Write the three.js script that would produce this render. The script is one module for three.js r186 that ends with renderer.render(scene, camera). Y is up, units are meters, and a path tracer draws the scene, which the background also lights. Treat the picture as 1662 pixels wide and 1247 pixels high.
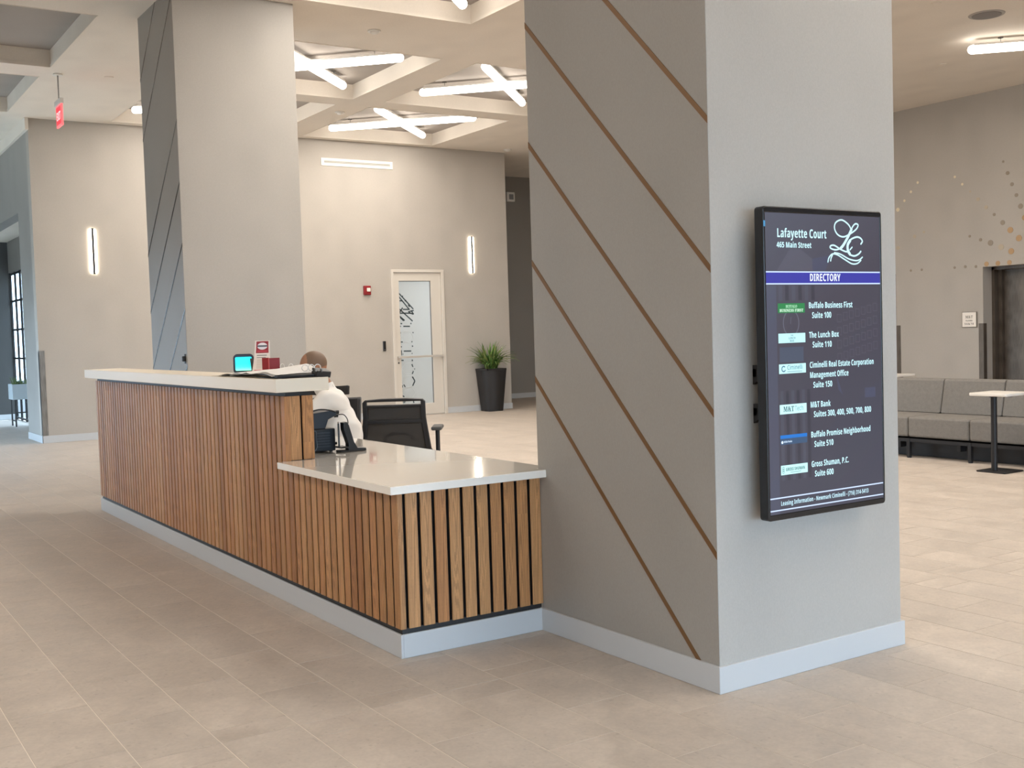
import * as THREE from 'three';
import { RoundedBoxGeometry } from 'three/addons/geometries/RoundedBoxGeometry.js';
import { mergeGeometries } from 'three/addons/utils/BufferGeometryUtils.js';
import { MarchingCubes } from 'three/addons/objects/MarchingCubes.js';
import { RectAreaLightUniformsLib } from 'three/addons/lights/RectAreaLightUniformsLib.js';

// ---------------------------------------------------------------- camera, sky, exposure
const scene = new THREE.Scene();
const camera = new THREE.PerspectiveCamera(38.0588, 1662 / 1247, 0.05, 200);
{
  const yaw = 0.574852884, pitch = 0.0464150848, roll = -0.030666853, c = Math.cos, s = Math.sin;
  const fw = new THREE.Vector3(s(yaw), 0, -c(yaw)), rt = new THREE.Vector3(c(yaw), 0, s(yaw)), up = new THREE.Vector3(0, 1, 0);
  const f2 = fw.clone().multiplyScalar(c(pitch)).addScaledVector(up, -s(pitch)), u2 = up.clone().multiplyScalar(c(pitch)).addScaledVector(fw, s(pitch));
  const r3 = rt.clone().multiplyScalar(c(roll)).addScaledVector(u2, s(roll)), u3 = u2.clone().multiplyScalar(c(roll)).addScaledVector(rt, -s(roll));
  camera.quaternion.setFromRotationMatrix(new THREE.Matrix4().makeBasis(r3, u3, f2.clone().negate()));
  camera.position.set(0, 1.4, 0);
  camera.updateMatrixWorld(true);
}
scene.background = new THREE.Color().setRGB(0.56, 0.78, 1.0);
scene.backgroundIntensity = 5.5;
const renderer = new THREE.WebGLRenderer({ antialias: true });
renderer.toneMapping = THREE.LinearToneMapping;
renderer.toneMappingExposure = 1.62;
renderer.shadowMap.enabled = true;
RectAreaLightUniformsLib.init();
const TUBE_LIGHT = 34, TUBE_GLOW = 6;                 // radiance of the ceiling tubes' lamps and of their glowing skins
const WARM = new THREE.Color().setRGB(1.0, 0.905, 0.80);

// ---------------------------------------------------------------- helpers
let seed = 7;
const rnd = () => { seed = (seed * 1664525 + 1013904223) >>> 0; return seed / 4294967296; };
const V = (x, y, z) => new THREE.Vector3(x, y, z);
const taken = {};
function numbered(n) { const k = taken[n] = (taken[n] ?? -1) + 1; return k ? n + '_' + String(k).padStart(3, '0') : n; }
function tag(o, label, category, group, kind) {
  if (label) o.userData.label = label;
  if (category) o.userData.category = category;
  if (group) o.userData.group = group;
  if (kind) o.userData.kind = kind;
  return o;
}
function thing(name, label, category, [x, y, z] = [0, 0, 0], turn = 0, group) {
  const o = new THREE.Group(); o.name = numbered(name); scene.add(o); o.position.set(x, y, z); o.rotation.y = turn;
  return tag(o, label, category, group);
}
function part(parent, name, geo, mat, label) {
  const m = new THREE.Mesh(Array.isArray(geo) ? join(geo) : geo, mat);
  m.castShadow = m.receiveShadow = true; m.name = parent === scene ? numbered(name) : name; parent.add(m);
  if (label) m.userData.label = label;
  return m;
}
const struct = (name, geo, mat) => tag(part(scene, name, geo, mat), null, null, null, 'structure');
function structGroup(name) { const o = new THREE.Group(); o.name = numbered(name); scene.add(o); return tag(o, null, null, null, 'structure'); }
function copy(o, label, [x, y, z], turn) {
  const c = o.clone(); c.name = numbered(o.name.replace(/_\d+$/, '')); c.userData = { ...o.userData }; if (label) c.userData.label = label;
  c.position.set(x, y, z); if (turn !== undefined) c.rotation.y = turn; scene.add(c); return c;
}
function uvBox(g) {                                   // uv in metres, from the face that each triangle looks along most
  g = g.index ? g.toNonIndexed() : g;
  const p = g.attributes.position, uv = new Float32Array(p.count * 2), a = V(), b = V(), c = V();
  for (let i = 0; i < p.count; i += 3) {
    a.fromBufferAttribute(p, i); b.fromBufferAttribute(p, i + 1); c.fromBufferAttribute(p, i + 2);
    const n = b.clone().sub(a).cross(c.clone().sub(a)), ax = Math.abs(n.x), ay = Math.abs(n.y), az = Math.abs(n.z);
    [a, b, c].forEach((q, k) => { const [u, v] = ay >= ax && ay >= az ? [q.x, q.z] : ax >= az ? [q.z, q.y] : [q.x, q.y]; uv[(i + k) * 2] = u; uv[(i + k) * 2 + 1] = v; });
  }
  g.setAttribute('uv', new THREE.BufferAttribute(uv, 2));
  return g;
}
function join(list) {
  const gs = list.map((g) => { g = g.index ? g.toNonIndexed() : g; for (const k of Object.keys(g.attributes)) if (!['position', 'normal', 'uv'].includes(k)) g.deleteAttribute(k); if (!g.attributes.uv) uvBox(g); return g; });
  return gs.length === 1 ? gs[0] : mergeGeometries(gs);
}
const box = (x0, x1, y0, y1, z0, z1) => uvBox(new THREE.BoxGeometry(Math.abs(x1 - x0), Math.abs(y1 - y0), Math.abs(z1 - z0)).translate((x0 + x1) / 2, (y0 + y1) / 2, (z0 + z1) / 2));
const rbox = (x0, x1, y0, y1, z0, z1, r = 0.01, seg = 2) => uvBox(new RoundedBoxGeometry(x1 - x0, y1 - y0, z1 - z0, seg, r).translate((x0 + x1) / 2, (y0 + y1) / 2, (z0 + z1) / 2));
const cyl = (r0, r1, h, x = 0, y = 0, z = 0, seg = 24) => new THREE.CylinderGeometry(r1, r0, h, seg).translate(x, y + h / 2, z);
const tube = (pts, r, seg = 40, rs = 8) => new THREE.TubeGeometry(new THREE.CatmullRomCurve3(pts.map((p) => V(...p))), seg, r, rs);
const bar = (a, b, r, rs = 10) => { const A = V(...a), B = V(...b), d = B.clone().sub(A), L = d.length(); const g = new THREE.CylinderGeometry(r, r, L, rs); g.applyQuaternion(new THREE.Quaternion().setFromUnitVectors(V(0, 1, 0), d.normalize())); const m = A.add(B).multiplyScalar(0.5); return g.translate(m.x, m.y, m.z); };
function extrude(pts, depth, bevel = 0, holes = []) {  // pts in xy, from z = 0 to z = depth
  const sh = new THREE.Shape(pts.map(([x, y]) => new THREE.Vector2(x, y)));
  for (const h of holes) sh.holes.push(new THREE.Path(h.map(([x, y]) => new THREE.Vector2(x, y))));
  return uvBox(new THREE.ExtrudeGeometry(sh, bevel ? { depth: depth - 2 * bevel, bevelEnabled: true, bevelSize: bevel, bevelThickness: bevel, bevelOffset: -bevel, bevelSegments: 2 } : { depth, bevelEnabled: false }).translate(0, 0, bevel));
}
const plate = (pts, y0, y1, bevel = 0, holes = []) => uvBox(extrude(pts.map(([x, z]) => [x, -z]), y1 - y0, bevel, holes.map((h) => h.map(([x, z]) => [x, -z]))).rotateX(-Math.PI / 2).translate(0, y0, 0));  // pts in xz
const rect = (x0, x1, y0, y1) => [[x0, y0], [x1, y0], [x1, y1], [x0, y1]];
function roundRect(x0, x1, y0, y1, r, n = 5) {
  const o = [];
  for (const [cx, cy, a] of [[x1 - r, y0 + r, -90], [x1 - r, y1 - r, 0], [x0 + r, y1 - r, 90], [x0 + r, y0 + r, 180]])
    for (let i = 0; i <= n; i++) { const t = (a + 90 * i / n) * Math.PI / 180; o.push([cx + r * Math.cos(t), cy + r * Math.sin(t)]); }
  return o;
}

// ---------------------------------------------------------------- textures and materials
function noiseField(n, cells, s0) {                   // periodic value noise
  let s = s0; const r = () => { s = (s * 1103515245 + 12345) & 0x7fffffff; return s / 0x7fffffff; };
  const g = Array.from({ length: cells * cells }, r), out = new Float32Array(n * n), sm = (t) => t * t * (3 - 2 * t);
  for (let y = 0; y < n; y++) for (let x = 0; x < n; x++) {
    const fx = x / n * cells, fy = y / n * cells, ix = fx | 0, iy = fy | 0, tx = sm(fx - ix), ty = sm(fy - iy), q = (a, b) => g[(b % cells) * cells + (a % cells)];
    out[y * n + x] = (q(ix, iy) * (1 - tx) + q(ix + 1, iy) * tx) * (1 - ty) + (q(ix, iy + 1) * (1 - tx) + q(ix + 1, iy + 1) * tx) * ty;
  }
  return out;
}
function dataTex(n, fill, metres, srgb, ny = n) {
  const d = new Uint8Array(n * ny * 4);
  for (let y = 0; y < ny; y++) for (let x = 0; x < n; x++) { const c = fill(x, y), k = (y * n + x) * 4; d[k] = c[0]; d[k + 1] = c[1]; d[k + 2] = c[2]; d[k + 3] = 255; }
  const t = new THREE.DataTexture(d, n, ny); t.wrapS = t.wrapT = THREE.RepeatWrapping; t.magFilter = THREE.LinearFilter; t.minFilter = THREE.LinearMipmapLinearFilter; t.generateMipmaps = true;
  if (srgb) t.colorSpace = THREE.SRGBColorSpace;
  t.repeat.set(1 / metres, 1 / metres); t.needsUpdate = true; return t;
}
const N = 512, n1 = noiseField(N, 5, 11), n2 = noiseField(N, 17, 23), n3 = noiseField(N, 60, 37), n4 = noiseField(N, 200, 51);
const at = (f, x, y) => f[(y & (N - 1)) * N + (x & (N - 1))];
const grey = (v) => { v = Math.max(0, Math.min(255, v)); return [v, v, v]; };
const tileTex = dataTex(N, (x, y) => { const v = 238 + (at(n1, x, y) - 0.5) * 12 + (at(n2, x, y) - 0.5) * 16 + (at(n3, x, y) - 0.5) * 13 + (at(n4, x, y) - 0.5) * 10 - (at(n3, x * 2 + 77, y) > 0.93 ? 14 : 0); return [v, v - 2, v - 4].map((q) => Math.max(0, Math.min(255, q))); }, 1.7, true);
const tileRough = dataTex(N, (x, y) => grey(120 + at(n2, x, y) * 50 + at(n3, x, y) * 40), 1.7);
const weaveBump = dataTex(N, (x, y) => grey(110 + at(n4, x, y * 3) * 60 + at(n4, x * 3, y) * 60), 0.35);
const paintTone = dataTex(N, (x, y) => grey(246 + (at(n1, x, y) - 0.5) * 8 + (at(n4, x * 2, y) - 0.5) * 8), 1.2, true);
const fabricTex = dataTex(N, (x, y) => { const v = 218 + (at(n4, x * 2, y) - 0.5) * 50 + (at(n4, y * 2 + 91, x) - 0.5) * 50 + (at(n2, x, y) - 0.5) * 12; return grey(v); }, 0.3, true);
const woodTex = dataTex(N, (x, y) => {                // grain along v
  const w = at(n2, x, y >> 3) * 26 + at(n1, x, y >> 1) * 10, g = Math.sin((x * 0.32 + w * 1.6)) * 0.5 + 0.5, f = at(n4, x * 2, y >> 4), p = at(n4, x * 3 + 40, y >> 2) > 0.8 ? 1 : 0, v = 226 - g * 34 - f * 34 - p * 14;
  return [v, v * 0.95, v * 0.88].map((q) => Math.max(0, Math.min(255, q)));
}, 0.45, true);
woodTex.repeat.set(1 / 0.3, 1 / 0.9);
const brushTex = dataTex(N, (x, y) => grey(196 + (at(n4, x, y >> 5) - 0.5) * 44 + (at(n1, x, y) - 0.5) * 40), 0.5, true);

const std = (r, g, b, o = {}) => new THREE.MeshStandardMaterial({ color: new THREE.Color().setRGB(r, g, b), roughness: 0.8, ...o });
const glow = (r, g, b, k, o = {}) => new THREE.MeshStandardMaterial({ color: new THREE.Color().setRGB(0.8, 0.8, 0.8), emissive: new THREE.Color().setRGB(r, g, b), emissiveIntensity: k, roughness: 0.5, ...o });
const M = {
  wall: std(0.49, 0.455, 0.41, { map: paintTone, bumpMap: weaveBump, bumpScale: 0.0006, roughness: 0.72 }),
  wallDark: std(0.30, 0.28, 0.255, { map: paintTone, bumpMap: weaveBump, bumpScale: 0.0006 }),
  charcoal: std(0.075, 0.075, 0.075, { map: paintTone }),
  pillar: std(0.47, 0.45, 0.42, { map: paintTone, bumpMap: weaveBump, bumpScale: 0.0008, roughness: 0.6 }),
  accent: std(0.36, 0.342, 0.315, { map: paintTone, bumpMap: weaveBump, bumpScale: 0.0008, roughness: 0.5 }),  // darker copy of the wall paint, with the shade of left-facing sides in its colour
  ceiling: std(0.86, 0.785, 0.69, { map: paintTone, roughness: 0.9 }),
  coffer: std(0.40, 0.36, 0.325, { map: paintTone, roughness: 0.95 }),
  base: std(0.54, 0.56, 0.58, { roughness: 0.35 }),
  grout: std(0.80, 0.72, 0.63, { roughness: 0.9 }),
  steel: std(0.52, 0.51, 0.49, { map: brushTex, metalness: 1, roughness: 0.32 }),
  bronze: std(0.24, 0.20, 0.165, { map: brushTex, metalness: 0.6, roughness: 0.4 }),
  brass: std(0.19, 0.10, 0.042, { metalness: 0.3, roughness: 0.45 }),
  pewter: std(0.20, 0.20, 0.20, { metalness: 0.85, roughness: 0.25 }),
  black: std(0.018, 0.018, 0.02, { roughness: 0.5 }),
  blackGloss: std(0.012, 0.012, 0.014, { roughness: 0.25 }),
  blackMetal: std(0.02, 0.02, 0.022, { metalness: 0.3, roughness: 0.45 }),
  quartz: new THREE.MeshPhysicalMaterial({ color: new THREE.Color().setRGB(0.92, 0.885, 0.82), roughness: 0.12, clearcoat: 0.8, clearcoatRoughness: 0.04 }),
  quartzWarm: std(0.88, 0.80, 0.67, { roughness: 0.38 }),
  white: std(0.78, 0.76, 0.72, { roughness: 0.5 }),
  doorPaint: std(0.66, 0.62, 0.56, { roughness: 0.45 }),
  sofa: std(0.27, 0.255, 0.235, { map: fabricTex, bumpMap: fabricTex, bumpScale: 0.0008, roughness: 0.95 }),
  tableTop: std(0.78, 0.75, 0.70, { roughness: 0.35 }),
  paper: std(0.85, 0.84, 0.82, { roughness: 0.9, side: THREE.DoubleSide }),
  red: std(0.26, 0.012, 0.017, { roughness: 0.45 }),
  tube: glow(1.0, 0.93, 0.84, TUBE_GLOW),
  sconce: glow(1.0, 0.86, 0.68, 9),
  glass: new THREE.MeshPhysicalMaterial({ color: 0xffffff, transmission: 1, thickness: 0, roughness: 0.02, ior: 1.45 }),
  frosted: new THREE.MeshPhysicalMaterial({ color: new THREE.Color().setRGB(0.84, 0.87, 0.87), transmission: 0.75, thickness: 0, roughness: 0.55, ior: 1.45 }),
  skin: std(0.30, 0.165, 0.105, { roughness: 0.55, vertexColors: true }),
  shirt: std(0.80, 0.79, 0.77, { roughness: 0.9 }),
  trousers: std(0.02, 0.022, 0.03, { roughness: 0.9 }),
};
const tileMats = [[0.58, 0.52, 0.463], [0.59, 0.528, 0.468], [0.57, 0.513, 0.458], [0.584, 0.522, 0.463]].map(([r, g, b]) => std(r, g, b, { map: tileTex, roughnessMap: tileRough, roughness: 0.85 }));
const woodMats = [[0.82, 0.43, 0.195], [0.72, 0.36, 0.16], [0.92, 0.53, 0.26], [0.63, 0.31, 0.135], [0.86, 0.46, 0.21], [0.76, 0.42, 0.195]].map(([r, g, b]) => std(r, g, b, { map: woodTex, roughness: 0.5 }));
const woodEnd = [[0.92, 0.53, 0.26], [0.82, 0.44, 0.20], [0.79, 0.40, 0.175]].map(([r, g, b]) => std(r, g, b, { map: woodTex, roughness: 0.5 }));

function canvasTex(w, h, draw) {
  const c = document.createElement('canvas'); c.width = w; c.height = h; draw(c.getContext('2d'), w, h);
  const t = new THREE.CanvasTexture(c); t.colorSpace = THREE.SRGBColorSpace; return t;
}
function text(g, s, x, y, size, { font = 'bold {} sans-serif', fill = '#fff', squeeze = 1, align = 'left', width } = {}) {
  g.save(); g.font = font.replace('{}', size + 'px'); g.fillStyle = fill; g.textAlign = 'left'; g.textBaseline = 'alphabetic';
  const w = g.measureText(s).width, k = width ? width / w : squeeze, W = w * k;
  g.translate(align === 'center' ? x - W / 2 : x, y); g.scale(k, 1); g.fillText(s, 0, 0); g.restore();
}

// ---------------------------------------------------------------- floor: tiles laid in half bond along z
const HC = 4.67, ZB = -17.19, XE = 14.75, XW = -6, ZF = 5.5, ZL = -23.5, XB = -1.2;
{
  const floor = struct('floor', box(XW - 0.2, XE + 0.6, -0.25, -0.0012, ZL - 0.4, ZF + 0.2), M.grout);
  const W = 0.288, L = 0.5935, J = 0.0026, inside = (x, z, [x0, x1, z0, z1]) => x > x0 && x < x1 && z > z0 && z < z1;
  const hidden = [[2.18, 2.9, -5.6, -4.3], [2.19, 2.9, -9.78, -5.5], [2.93, 3.96, -4.27, -3.12], [3.14, 4.29, -11.5, -10.38]];
  const slab = (w, l) => {                              // top and four bevelled flanks
    const a = w / 2, b = l / 2, e = 0.0006, y1 = 0, y2 = -0.002, q = [];
    const P = [[-a + e, y1, -b + e], [a - e, y1, -b + e], [a - e, y1, b - e], [-a + e, y1, b - e], [-a, y2, -b], [a, y2, -b], [a, y2, b], [-a, y2, b]];
    const quad = (i, j, k, m) => { for (const t of [i, j, k, i, k, m]) q.push(...P[t]); };
    quad(0, 3, 2, 1); quad(0, 1, 5, 4); quad(1, 2, 6, 5); quad(2, 3, 7, 6); quad(3, 0, 4, 7);
    const g = new THREE.BufferGeometry(); g.setAttribute('position', new THREE.Float32BufferAttribute(q, 3)); g.computeVertexNormals(); return uvBox(g);
  };
  const shapes = {}, list = [], v = V();
  for (let i = -30; i < 43; i++) for (let k = -12; k < 42; k++) {
    const x0 = 2.637 + i * W, x1 = x0 + W, off = (((i % 2) + 2) % 2) ? -2.727 : -3.03;
    let z0 = off - k * L - L, z1 = z0 + L;
    const cuts = z0 < -3.78 && z1 > -3.78 ? [[z0, -3.78], [-3.78, z1]] : [[z0, z1]];   // a movement joint runs across at z = -3.78
    for (const [a, b] of cuts) {
      if (x1 < XW || x0 > XE || b > ZF || a < ZL || b - a < 0.02 || (x0 > 3.9 && x1 < 10.95 && b < ZB - 0.2) || (x1 < XB && b < -10.5)) continue;
      const c = [(x0 + x1) / 2, (a + b) / 2], w = Math.min(x1, XE) - x0, l = b - a;
      v.set(c[0], 0, c[1]).project(camera);
      const d = Math.hypot(c[0], 1.4, c[1]), seen = v.z < 1 && Math.abs(v.x) < 1.03 && Math.abs(v.y) < 1.03 && !hidden.some((h) => inside(c[0], c[1], h));
      list.push({ x: x0 + w / 2, z: c[1], w: w - J, l: l - J, share: seen ? w * l * 1.4 / d ** 3 : 0 });
    }
  }
  list.sort((p, q) => q.share - p.share);
  const rest = [];
  list.forEach((t, i) => {
    const variant = (Math.abs(Math.round(t.x * 97 + t.z * 61)) * 7) % 4, ou = (variant * 0.37 + (i % 7) * 0.21), ov = (i % 5) * 0.33;
    const geo = () => { const g = slab(t.w, t.l), uv = g.attributes.uv; for (let k = 0; k < uv.count; k++) uv.setXY(k, uv.getX(k) + ou, uv.getY(k) + ov); return g; };
    if (i < 300) {
      const key = [t.w.toFixed(3), t.l.toFixed(3), variant, i % 7, i % 5].join();
      part(floor, 'tile', shapes[key] ??= geo(), tileMats[variant]).position.set(t.x, 0, t.z);
    } else rest.push(geo().translate(t.x, 0, t.z));
  });
  tag(part(floor, 'tile', mergeGeometries(rest), tileMats[1]), null, null, null, 'stuff');
}

// ---------------------------------------------------------------- ceiling with coffers
const coffers = [[3.97, 6.23, -10.2, -7.86], [4.25, 6.69, -14.13, -11.63], [4.13, 6.62, -16.98, -14.53], [7.16, 9.56, -14.12, -11.63], [7.12, 9.52, -17.0, -14.53],
  [0.4, 2.75, -13.98, -11.6], [0.4, 2.72, -16.85, -14.52], [3.97, 6.23, -7.2, -4.75], [7.12, 9.5, -10.2, -7.86], [7.12, 9.5, -7.2, -4.75], [3.97, 6.23, -2.7, -0.3], [7.12, 9.5, -2.7, -0.3], [0.4, 2.75, -10.2, -7.86], [0.4, 2.75, -7.2, -4.75], [-3.4, -1.0, -10.2, -7.86], [-3.4, -1.0, -7.2, -4.75], [-3.4, -1.0, -2.7, -0.3], [-3.4, -1.0, 1.0, 3.4], [3.97, 6.23, 1.0, 3.4]];
{
  const outline = [[XW, ZF], [XE, ZF], [XE, -19.96], [10.92, -19.96], [10.92, ZB - 0.2], [3.95, ZB - 0.2], [3.95, ZL], [XB - 0.2, ZL], [XB - 0.2, -10.6], [XW, -10.6]].reverse();
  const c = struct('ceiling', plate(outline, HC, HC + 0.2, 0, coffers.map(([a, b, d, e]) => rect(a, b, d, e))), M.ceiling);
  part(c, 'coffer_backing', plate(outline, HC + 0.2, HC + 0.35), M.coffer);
  for (const [a, b, d, e] of coffers) {                 // a shallow reveal round every opening
    const w = 0.028, h0 = HC - 0.004, h1 = HC + 0.03;
    part(c, 'coffer_trim', [box(a, a + w * 0.3, h0, h1, d, e), box(b - w * 0.3, b, h0, h1, d, e), box(a, b, h0, h1, d, d + w * 0.3), box(a, b, h0, h1, e - w * 0.3, e)], M.ceiling);
  }
}

// ---------------------------------------------------------------- walls
const BH = 0.105, BT = 0.012;
const DX0 = 8.724, DX1 = 9.76, DH = 2.54;
struct('wall_back', extrude([[3.03, 0], [DX0, 0], [DX0, DH], [DX1, DH], [DX1, 0], [11.12, 0], [11.12, HC], [3.03, HC]], 0.2).translate(0, 0, ZB - 0.2), M.wall);
struct('wall_back_return', box(10.92, 11.12, 0, HC, -19.96, ZB - 0.2), M.wall);
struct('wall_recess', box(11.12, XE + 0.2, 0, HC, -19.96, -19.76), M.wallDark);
struct('wall_left_pier', join([box(3.03, 3.23, 0, HC, -18.32, ZB - 0.2), box(3.03, 3.23, 3.44, HC, ZL, -18.32)]), M.accent);  // dimness of this wall put into its darker colour
struct('wall_far_left', box(XB - 0.2, 3.7, 0, HC, ZL - 0.2, ZL), M.charcoal);
struct('ceiling_vestibule', box(3.23, 3.95, 3.44, 3.6, ZL, -18.32), M.ceiling);
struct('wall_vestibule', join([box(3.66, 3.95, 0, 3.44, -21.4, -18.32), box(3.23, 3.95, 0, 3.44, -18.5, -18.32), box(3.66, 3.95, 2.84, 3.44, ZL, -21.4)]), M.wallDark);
struct('wall_front', join([box(XW - 0.2, XE + 0.2, 2.6, HC + 0.35, ZF, ZF + 0.2), box(XW - 0.2, -4.5, 0, 2.6, ZF, ZF + 0.2), box(8.5, XE + 0.2, 0, 2.6, ZF, ZF + 0.2)]), M.wall);
// far left the wall steps in to a glazed bay at XB
struct('wall_left', join([box(XW - 0.2, XW, 0, HC + 0.35, -10.4, ZF), box(XW, XB, 0, HC + 0.35, -10.6, -10.4)]), M.wall);
struct('wall_left_bay', join([box(XB - 0.2, XB, 2.45, HC, ZL, -10.6), box(XB - 0.2, XB, 0, 2.45, -22.0, ZL), box(XB - 0.2, XB, 0, 2.45, -13.6, -10.6)]), M.wall);
const EZ = [[-9.976, -8.23], [-13.25, -11.505]], EH = 2.145;
struct('wall_right', join([box(XE, XE + 0.2, EH, HC, -19.96, ZF), box(XE, XE + 0.2, 0, EH, EZ[0][1], ZF), box(XE, XE + 0.2, 0, EH, EZ[1][1], EZ[0][0]), box(XE, XE + 0.2, 0, EH, -19.96, EZ[1][0])]), M.wall);
struct('trim_1', box(2.985, 3.03, HC - 0.17, HC, ZL, ZB + 0.05), M.ceiling);
const run = (name, list) => struct(name, join(list.map(([x0, x1, z0, z1]) => rbox(x0, x1, 0, BH, z0, z1, 0.003, 1))), M.base);
run('baseboard_back', [[3.018, DX0, ZB, ZB + BT], [DX1, 11.132, ZB, ZB + BT], [11.12, 11.132, -19.76, ZB]]);
run('baseboard_left', [[3.018, 3.03, -18.32, ZB + BT]]);
run('baseboard_recess', [[11.132, XE, -19.76, -19.748]]);
run('baseboard_right', [[XE - BT, XE, EZ[0][1], ZF], [XE - BT, XE, EZ[1][1], EZ[0][0]], [XE - BT, XE, -19.75, EZ[1][0]]]);
run('baseboard_vestibule', [[3.24, 3.65, ZL, ZL + BT], [XB, 3.03, ZL, ZL + BT]]);

// windows (daylight): storefronts behind the camera and on the left, and the small panes in the vestibule
function storefront(x0, x1, z0, z1, h, n, rows, e = 0.03) {
  const w = structGroup('window_' + (storefront.n = (storefront.n || 0) + 1)), alongX = Math.abs(x1 - x0) > Math.abs(z1 - z0), f = [];
  const post = (t, a) => { const x = x0 + (x1 - x0) * t, z = z0 + (z1 - z0) * t; return box(x - e, x + e, a, h, z - e, z + e); };
  for (let i = 0; i <= n; i++) f.push(post(i / n, 0));
  for (const y of rows) f.push(alongX ? box(x0, x1, y - e, y + e, z0 - e, z0 + e) : box(x0 - e, x0 + e, y - e, y + e, z0, z1));
  part(w, 'window_frame', f, M.blackMetal);
  for (let i = 0; i < n; i++) for (let k = 0; k + 1 < rows.length; k++) {
    const t = (i + 0.5) / n, pw = (alongX ? Math.abs(x1 - x0) : Math.abs(z1 - z0)) / n, ph = rows[k + 1] - rows[k], g = new THREE.PlaneGeometry(pw, ph);
    part(w, 'pane', (alongX ? g : g.rotateY(Math.PI / 2)).translate(x0 + (x1 - x0) * (alongX ? t : 0), rows[k] + ph / 2, z0 + (z1 - z0) * (alongX ? 0 : t)), M.glass);
  }
  return w;
}
storefront(-4.5, 8.5, ZF + 0.1, ZF + 0.1, 2.6, 8, [0.03, 2.1, 2.57]);
storefront(XB - 0.1, XB - 0.1, -22.0, -13.6, 2.45, 6, [0.03, 2.1, 2.42]);
storefront(3.69, 3.69, ZL, -21.4, 2.84, 4, [0.04, 0.64, 1.19, 1.74, 2.29, 2.81], 0.018);
struct('ground', box(-40, 40, -0.5, -0.26, -60, 40), std(0.1, 0.1, 0.1));

// ---------------------------------------------------------------- pillars
function clipAbove(poly, y0) {
  const o = [];
  poly.forEach((p, i) => { const q = poly[(i + 1) % poly.length]; if (p[1] >= y0) o.push(p); if ((p[1] >= y0) !== (q[1] >= y0)) { const t = (y0 - p[1]) / (q[1] - p[1]); o.push([p[0] + t * (q[0] - p[0]), y0]); } });
  return o;
}
function pillar(x0, x1, z0, z1, strips, mat, fall, mount) {
  const p = structGroup('pillar');
  part(p, 'shaft', rbox(x0, x1, 0, HC, z0, z1, 0.004, 1), mat);
  part(p, 'shade_face', box(x0 - 0.0012, x0, BH, HC, z0, z1), M.accent);  // thin darker skin: shade on the left face put into the colour
  part(p, 'baseboard', rbox(x0 - BT, x1 + BT, 0, BH, z0 - BT, z1 + BT, 0.003, 1), M.base);
  for (const c of strips) {
    const d = z1 - z0, t = 0.028, poly = clipAbove(fall > 0 ? [[z0, c], [z1, c - d], [z1, c - d + t], [z0, c + t]] : [[z0, c - d], [z1, c], [z1, c + t], [z0, c - d + t]], BH);
    const top = clipAbove(poly.map(([a, b]) => [a, -b]), -HC).map(([a, b]) => [a, -b]);
    part(p, 'inlay_strip', uvBox(extrude(top, 0.0025).rotateY(-Math.PI / 2).translate(x0 - 0.001, 0, 0)), mount);
  }
}
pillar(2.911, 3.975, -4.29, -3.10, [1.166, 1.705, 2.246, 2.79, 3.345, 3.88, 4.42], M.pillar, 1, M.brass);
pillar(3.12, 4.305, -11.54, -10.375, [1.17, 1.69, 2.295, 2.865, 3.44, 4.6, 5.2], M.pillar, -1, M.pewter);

// ---------------------------------------------------------------- ceiling tubes and other lamps
function areaLight(parent, w, h, [x, y, z], dir, turn, color, k) {   // turn is about the world's up axis, for a light that looks down
  const l = new THREE.RectAreaLight(color, k, w, h); l.position.set(x, y, z);
  if (dir === 'down') l.quaternion.setFromAxisAngle(V(0, 1, 0), turn).multiply(new THREE.Quaternion().setFromAxisAngle(V(1, 0, 0), -Math.PI / 2));
  else if (dir === '+z') l.rotation.y = Math.PI;
  parent.add(l); return l;
}
const capsuleX = (len, r) => new THREE.CapsuleGeometry(r, len - 2 * r, 8, 20).rotateZ(Math.PI / 2);
const tubeGeo = capsuleX(2.43, 0.052), railGeo = uvBox(new THREE.BoxGeometry(2.3, 0.022, 0.084));
function pendant(x, z, y, turns, label, group, drop) {
  const t = thing('tube_pendant', label, 'ceiling light', [x, y, z], 0, group);
  turns.forEach((a, i) => {
    const tb = part(t, 'tube', tubeGeo, M.tube); tb.rotation.y = a;
    const rail = part(tb, 'rail', railGeo, M.white); rail.position.y = 0.048;
    areaLight(t, 2.3, 0.07, [0, -0.054, 0], 'down', a, WARM, TUBE_LIGHT);
    for (const s of [-0.85, 0.85]) {
      const c = part(t, 'cable', [cyl(0.0035, 0.0035, drop - 0.05, 0, 0.05, 0, 6), cyl(0.03, 0.03, 0.012, 0, drop - 0.012, 0, 14)], M.pewter);
      c.position.set(Math.cos(a) * s, 0, -Math.sin(a) * s);
    }
  });
  return t;
}
const X45 = [Math.PI / 4, -Math.PI / 4];
pendant(5.54, -12.915, 4.75, X45, 'crossed white tube light partly behind the slim pillar, left of the other crossed lights', 'crossed tube lights', 0.12);
pendant(8.36, -12.85, 4.75, X45, 'crossed white tube light touching the wide striped pillar edge in the picture', 'crossed tube lights', 0.12);
pendant(8.29, -15.77, 4.75, X45, 'whole crossed white tube light in the coffer nearest the back wall', 'crossed tube lights', 0.12);
pendant(5.17, -15.6, 4.75, X45, 'crossed white tube light left of the slim pillar, only one bright end showing', 'crossed tube lights', 0.12);
pendant(5.1, -9.03, 4.75, X45, 'crossed white tube light at the top edge, only a tube end in view', 'crossed tube lights', 0.12);
pendant(12.66, -7.29, 4.55, [Math.PI / 4 * -1], 'single white tube light on the flat ceiling at the upper right corner', null, 0.12);
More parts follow.
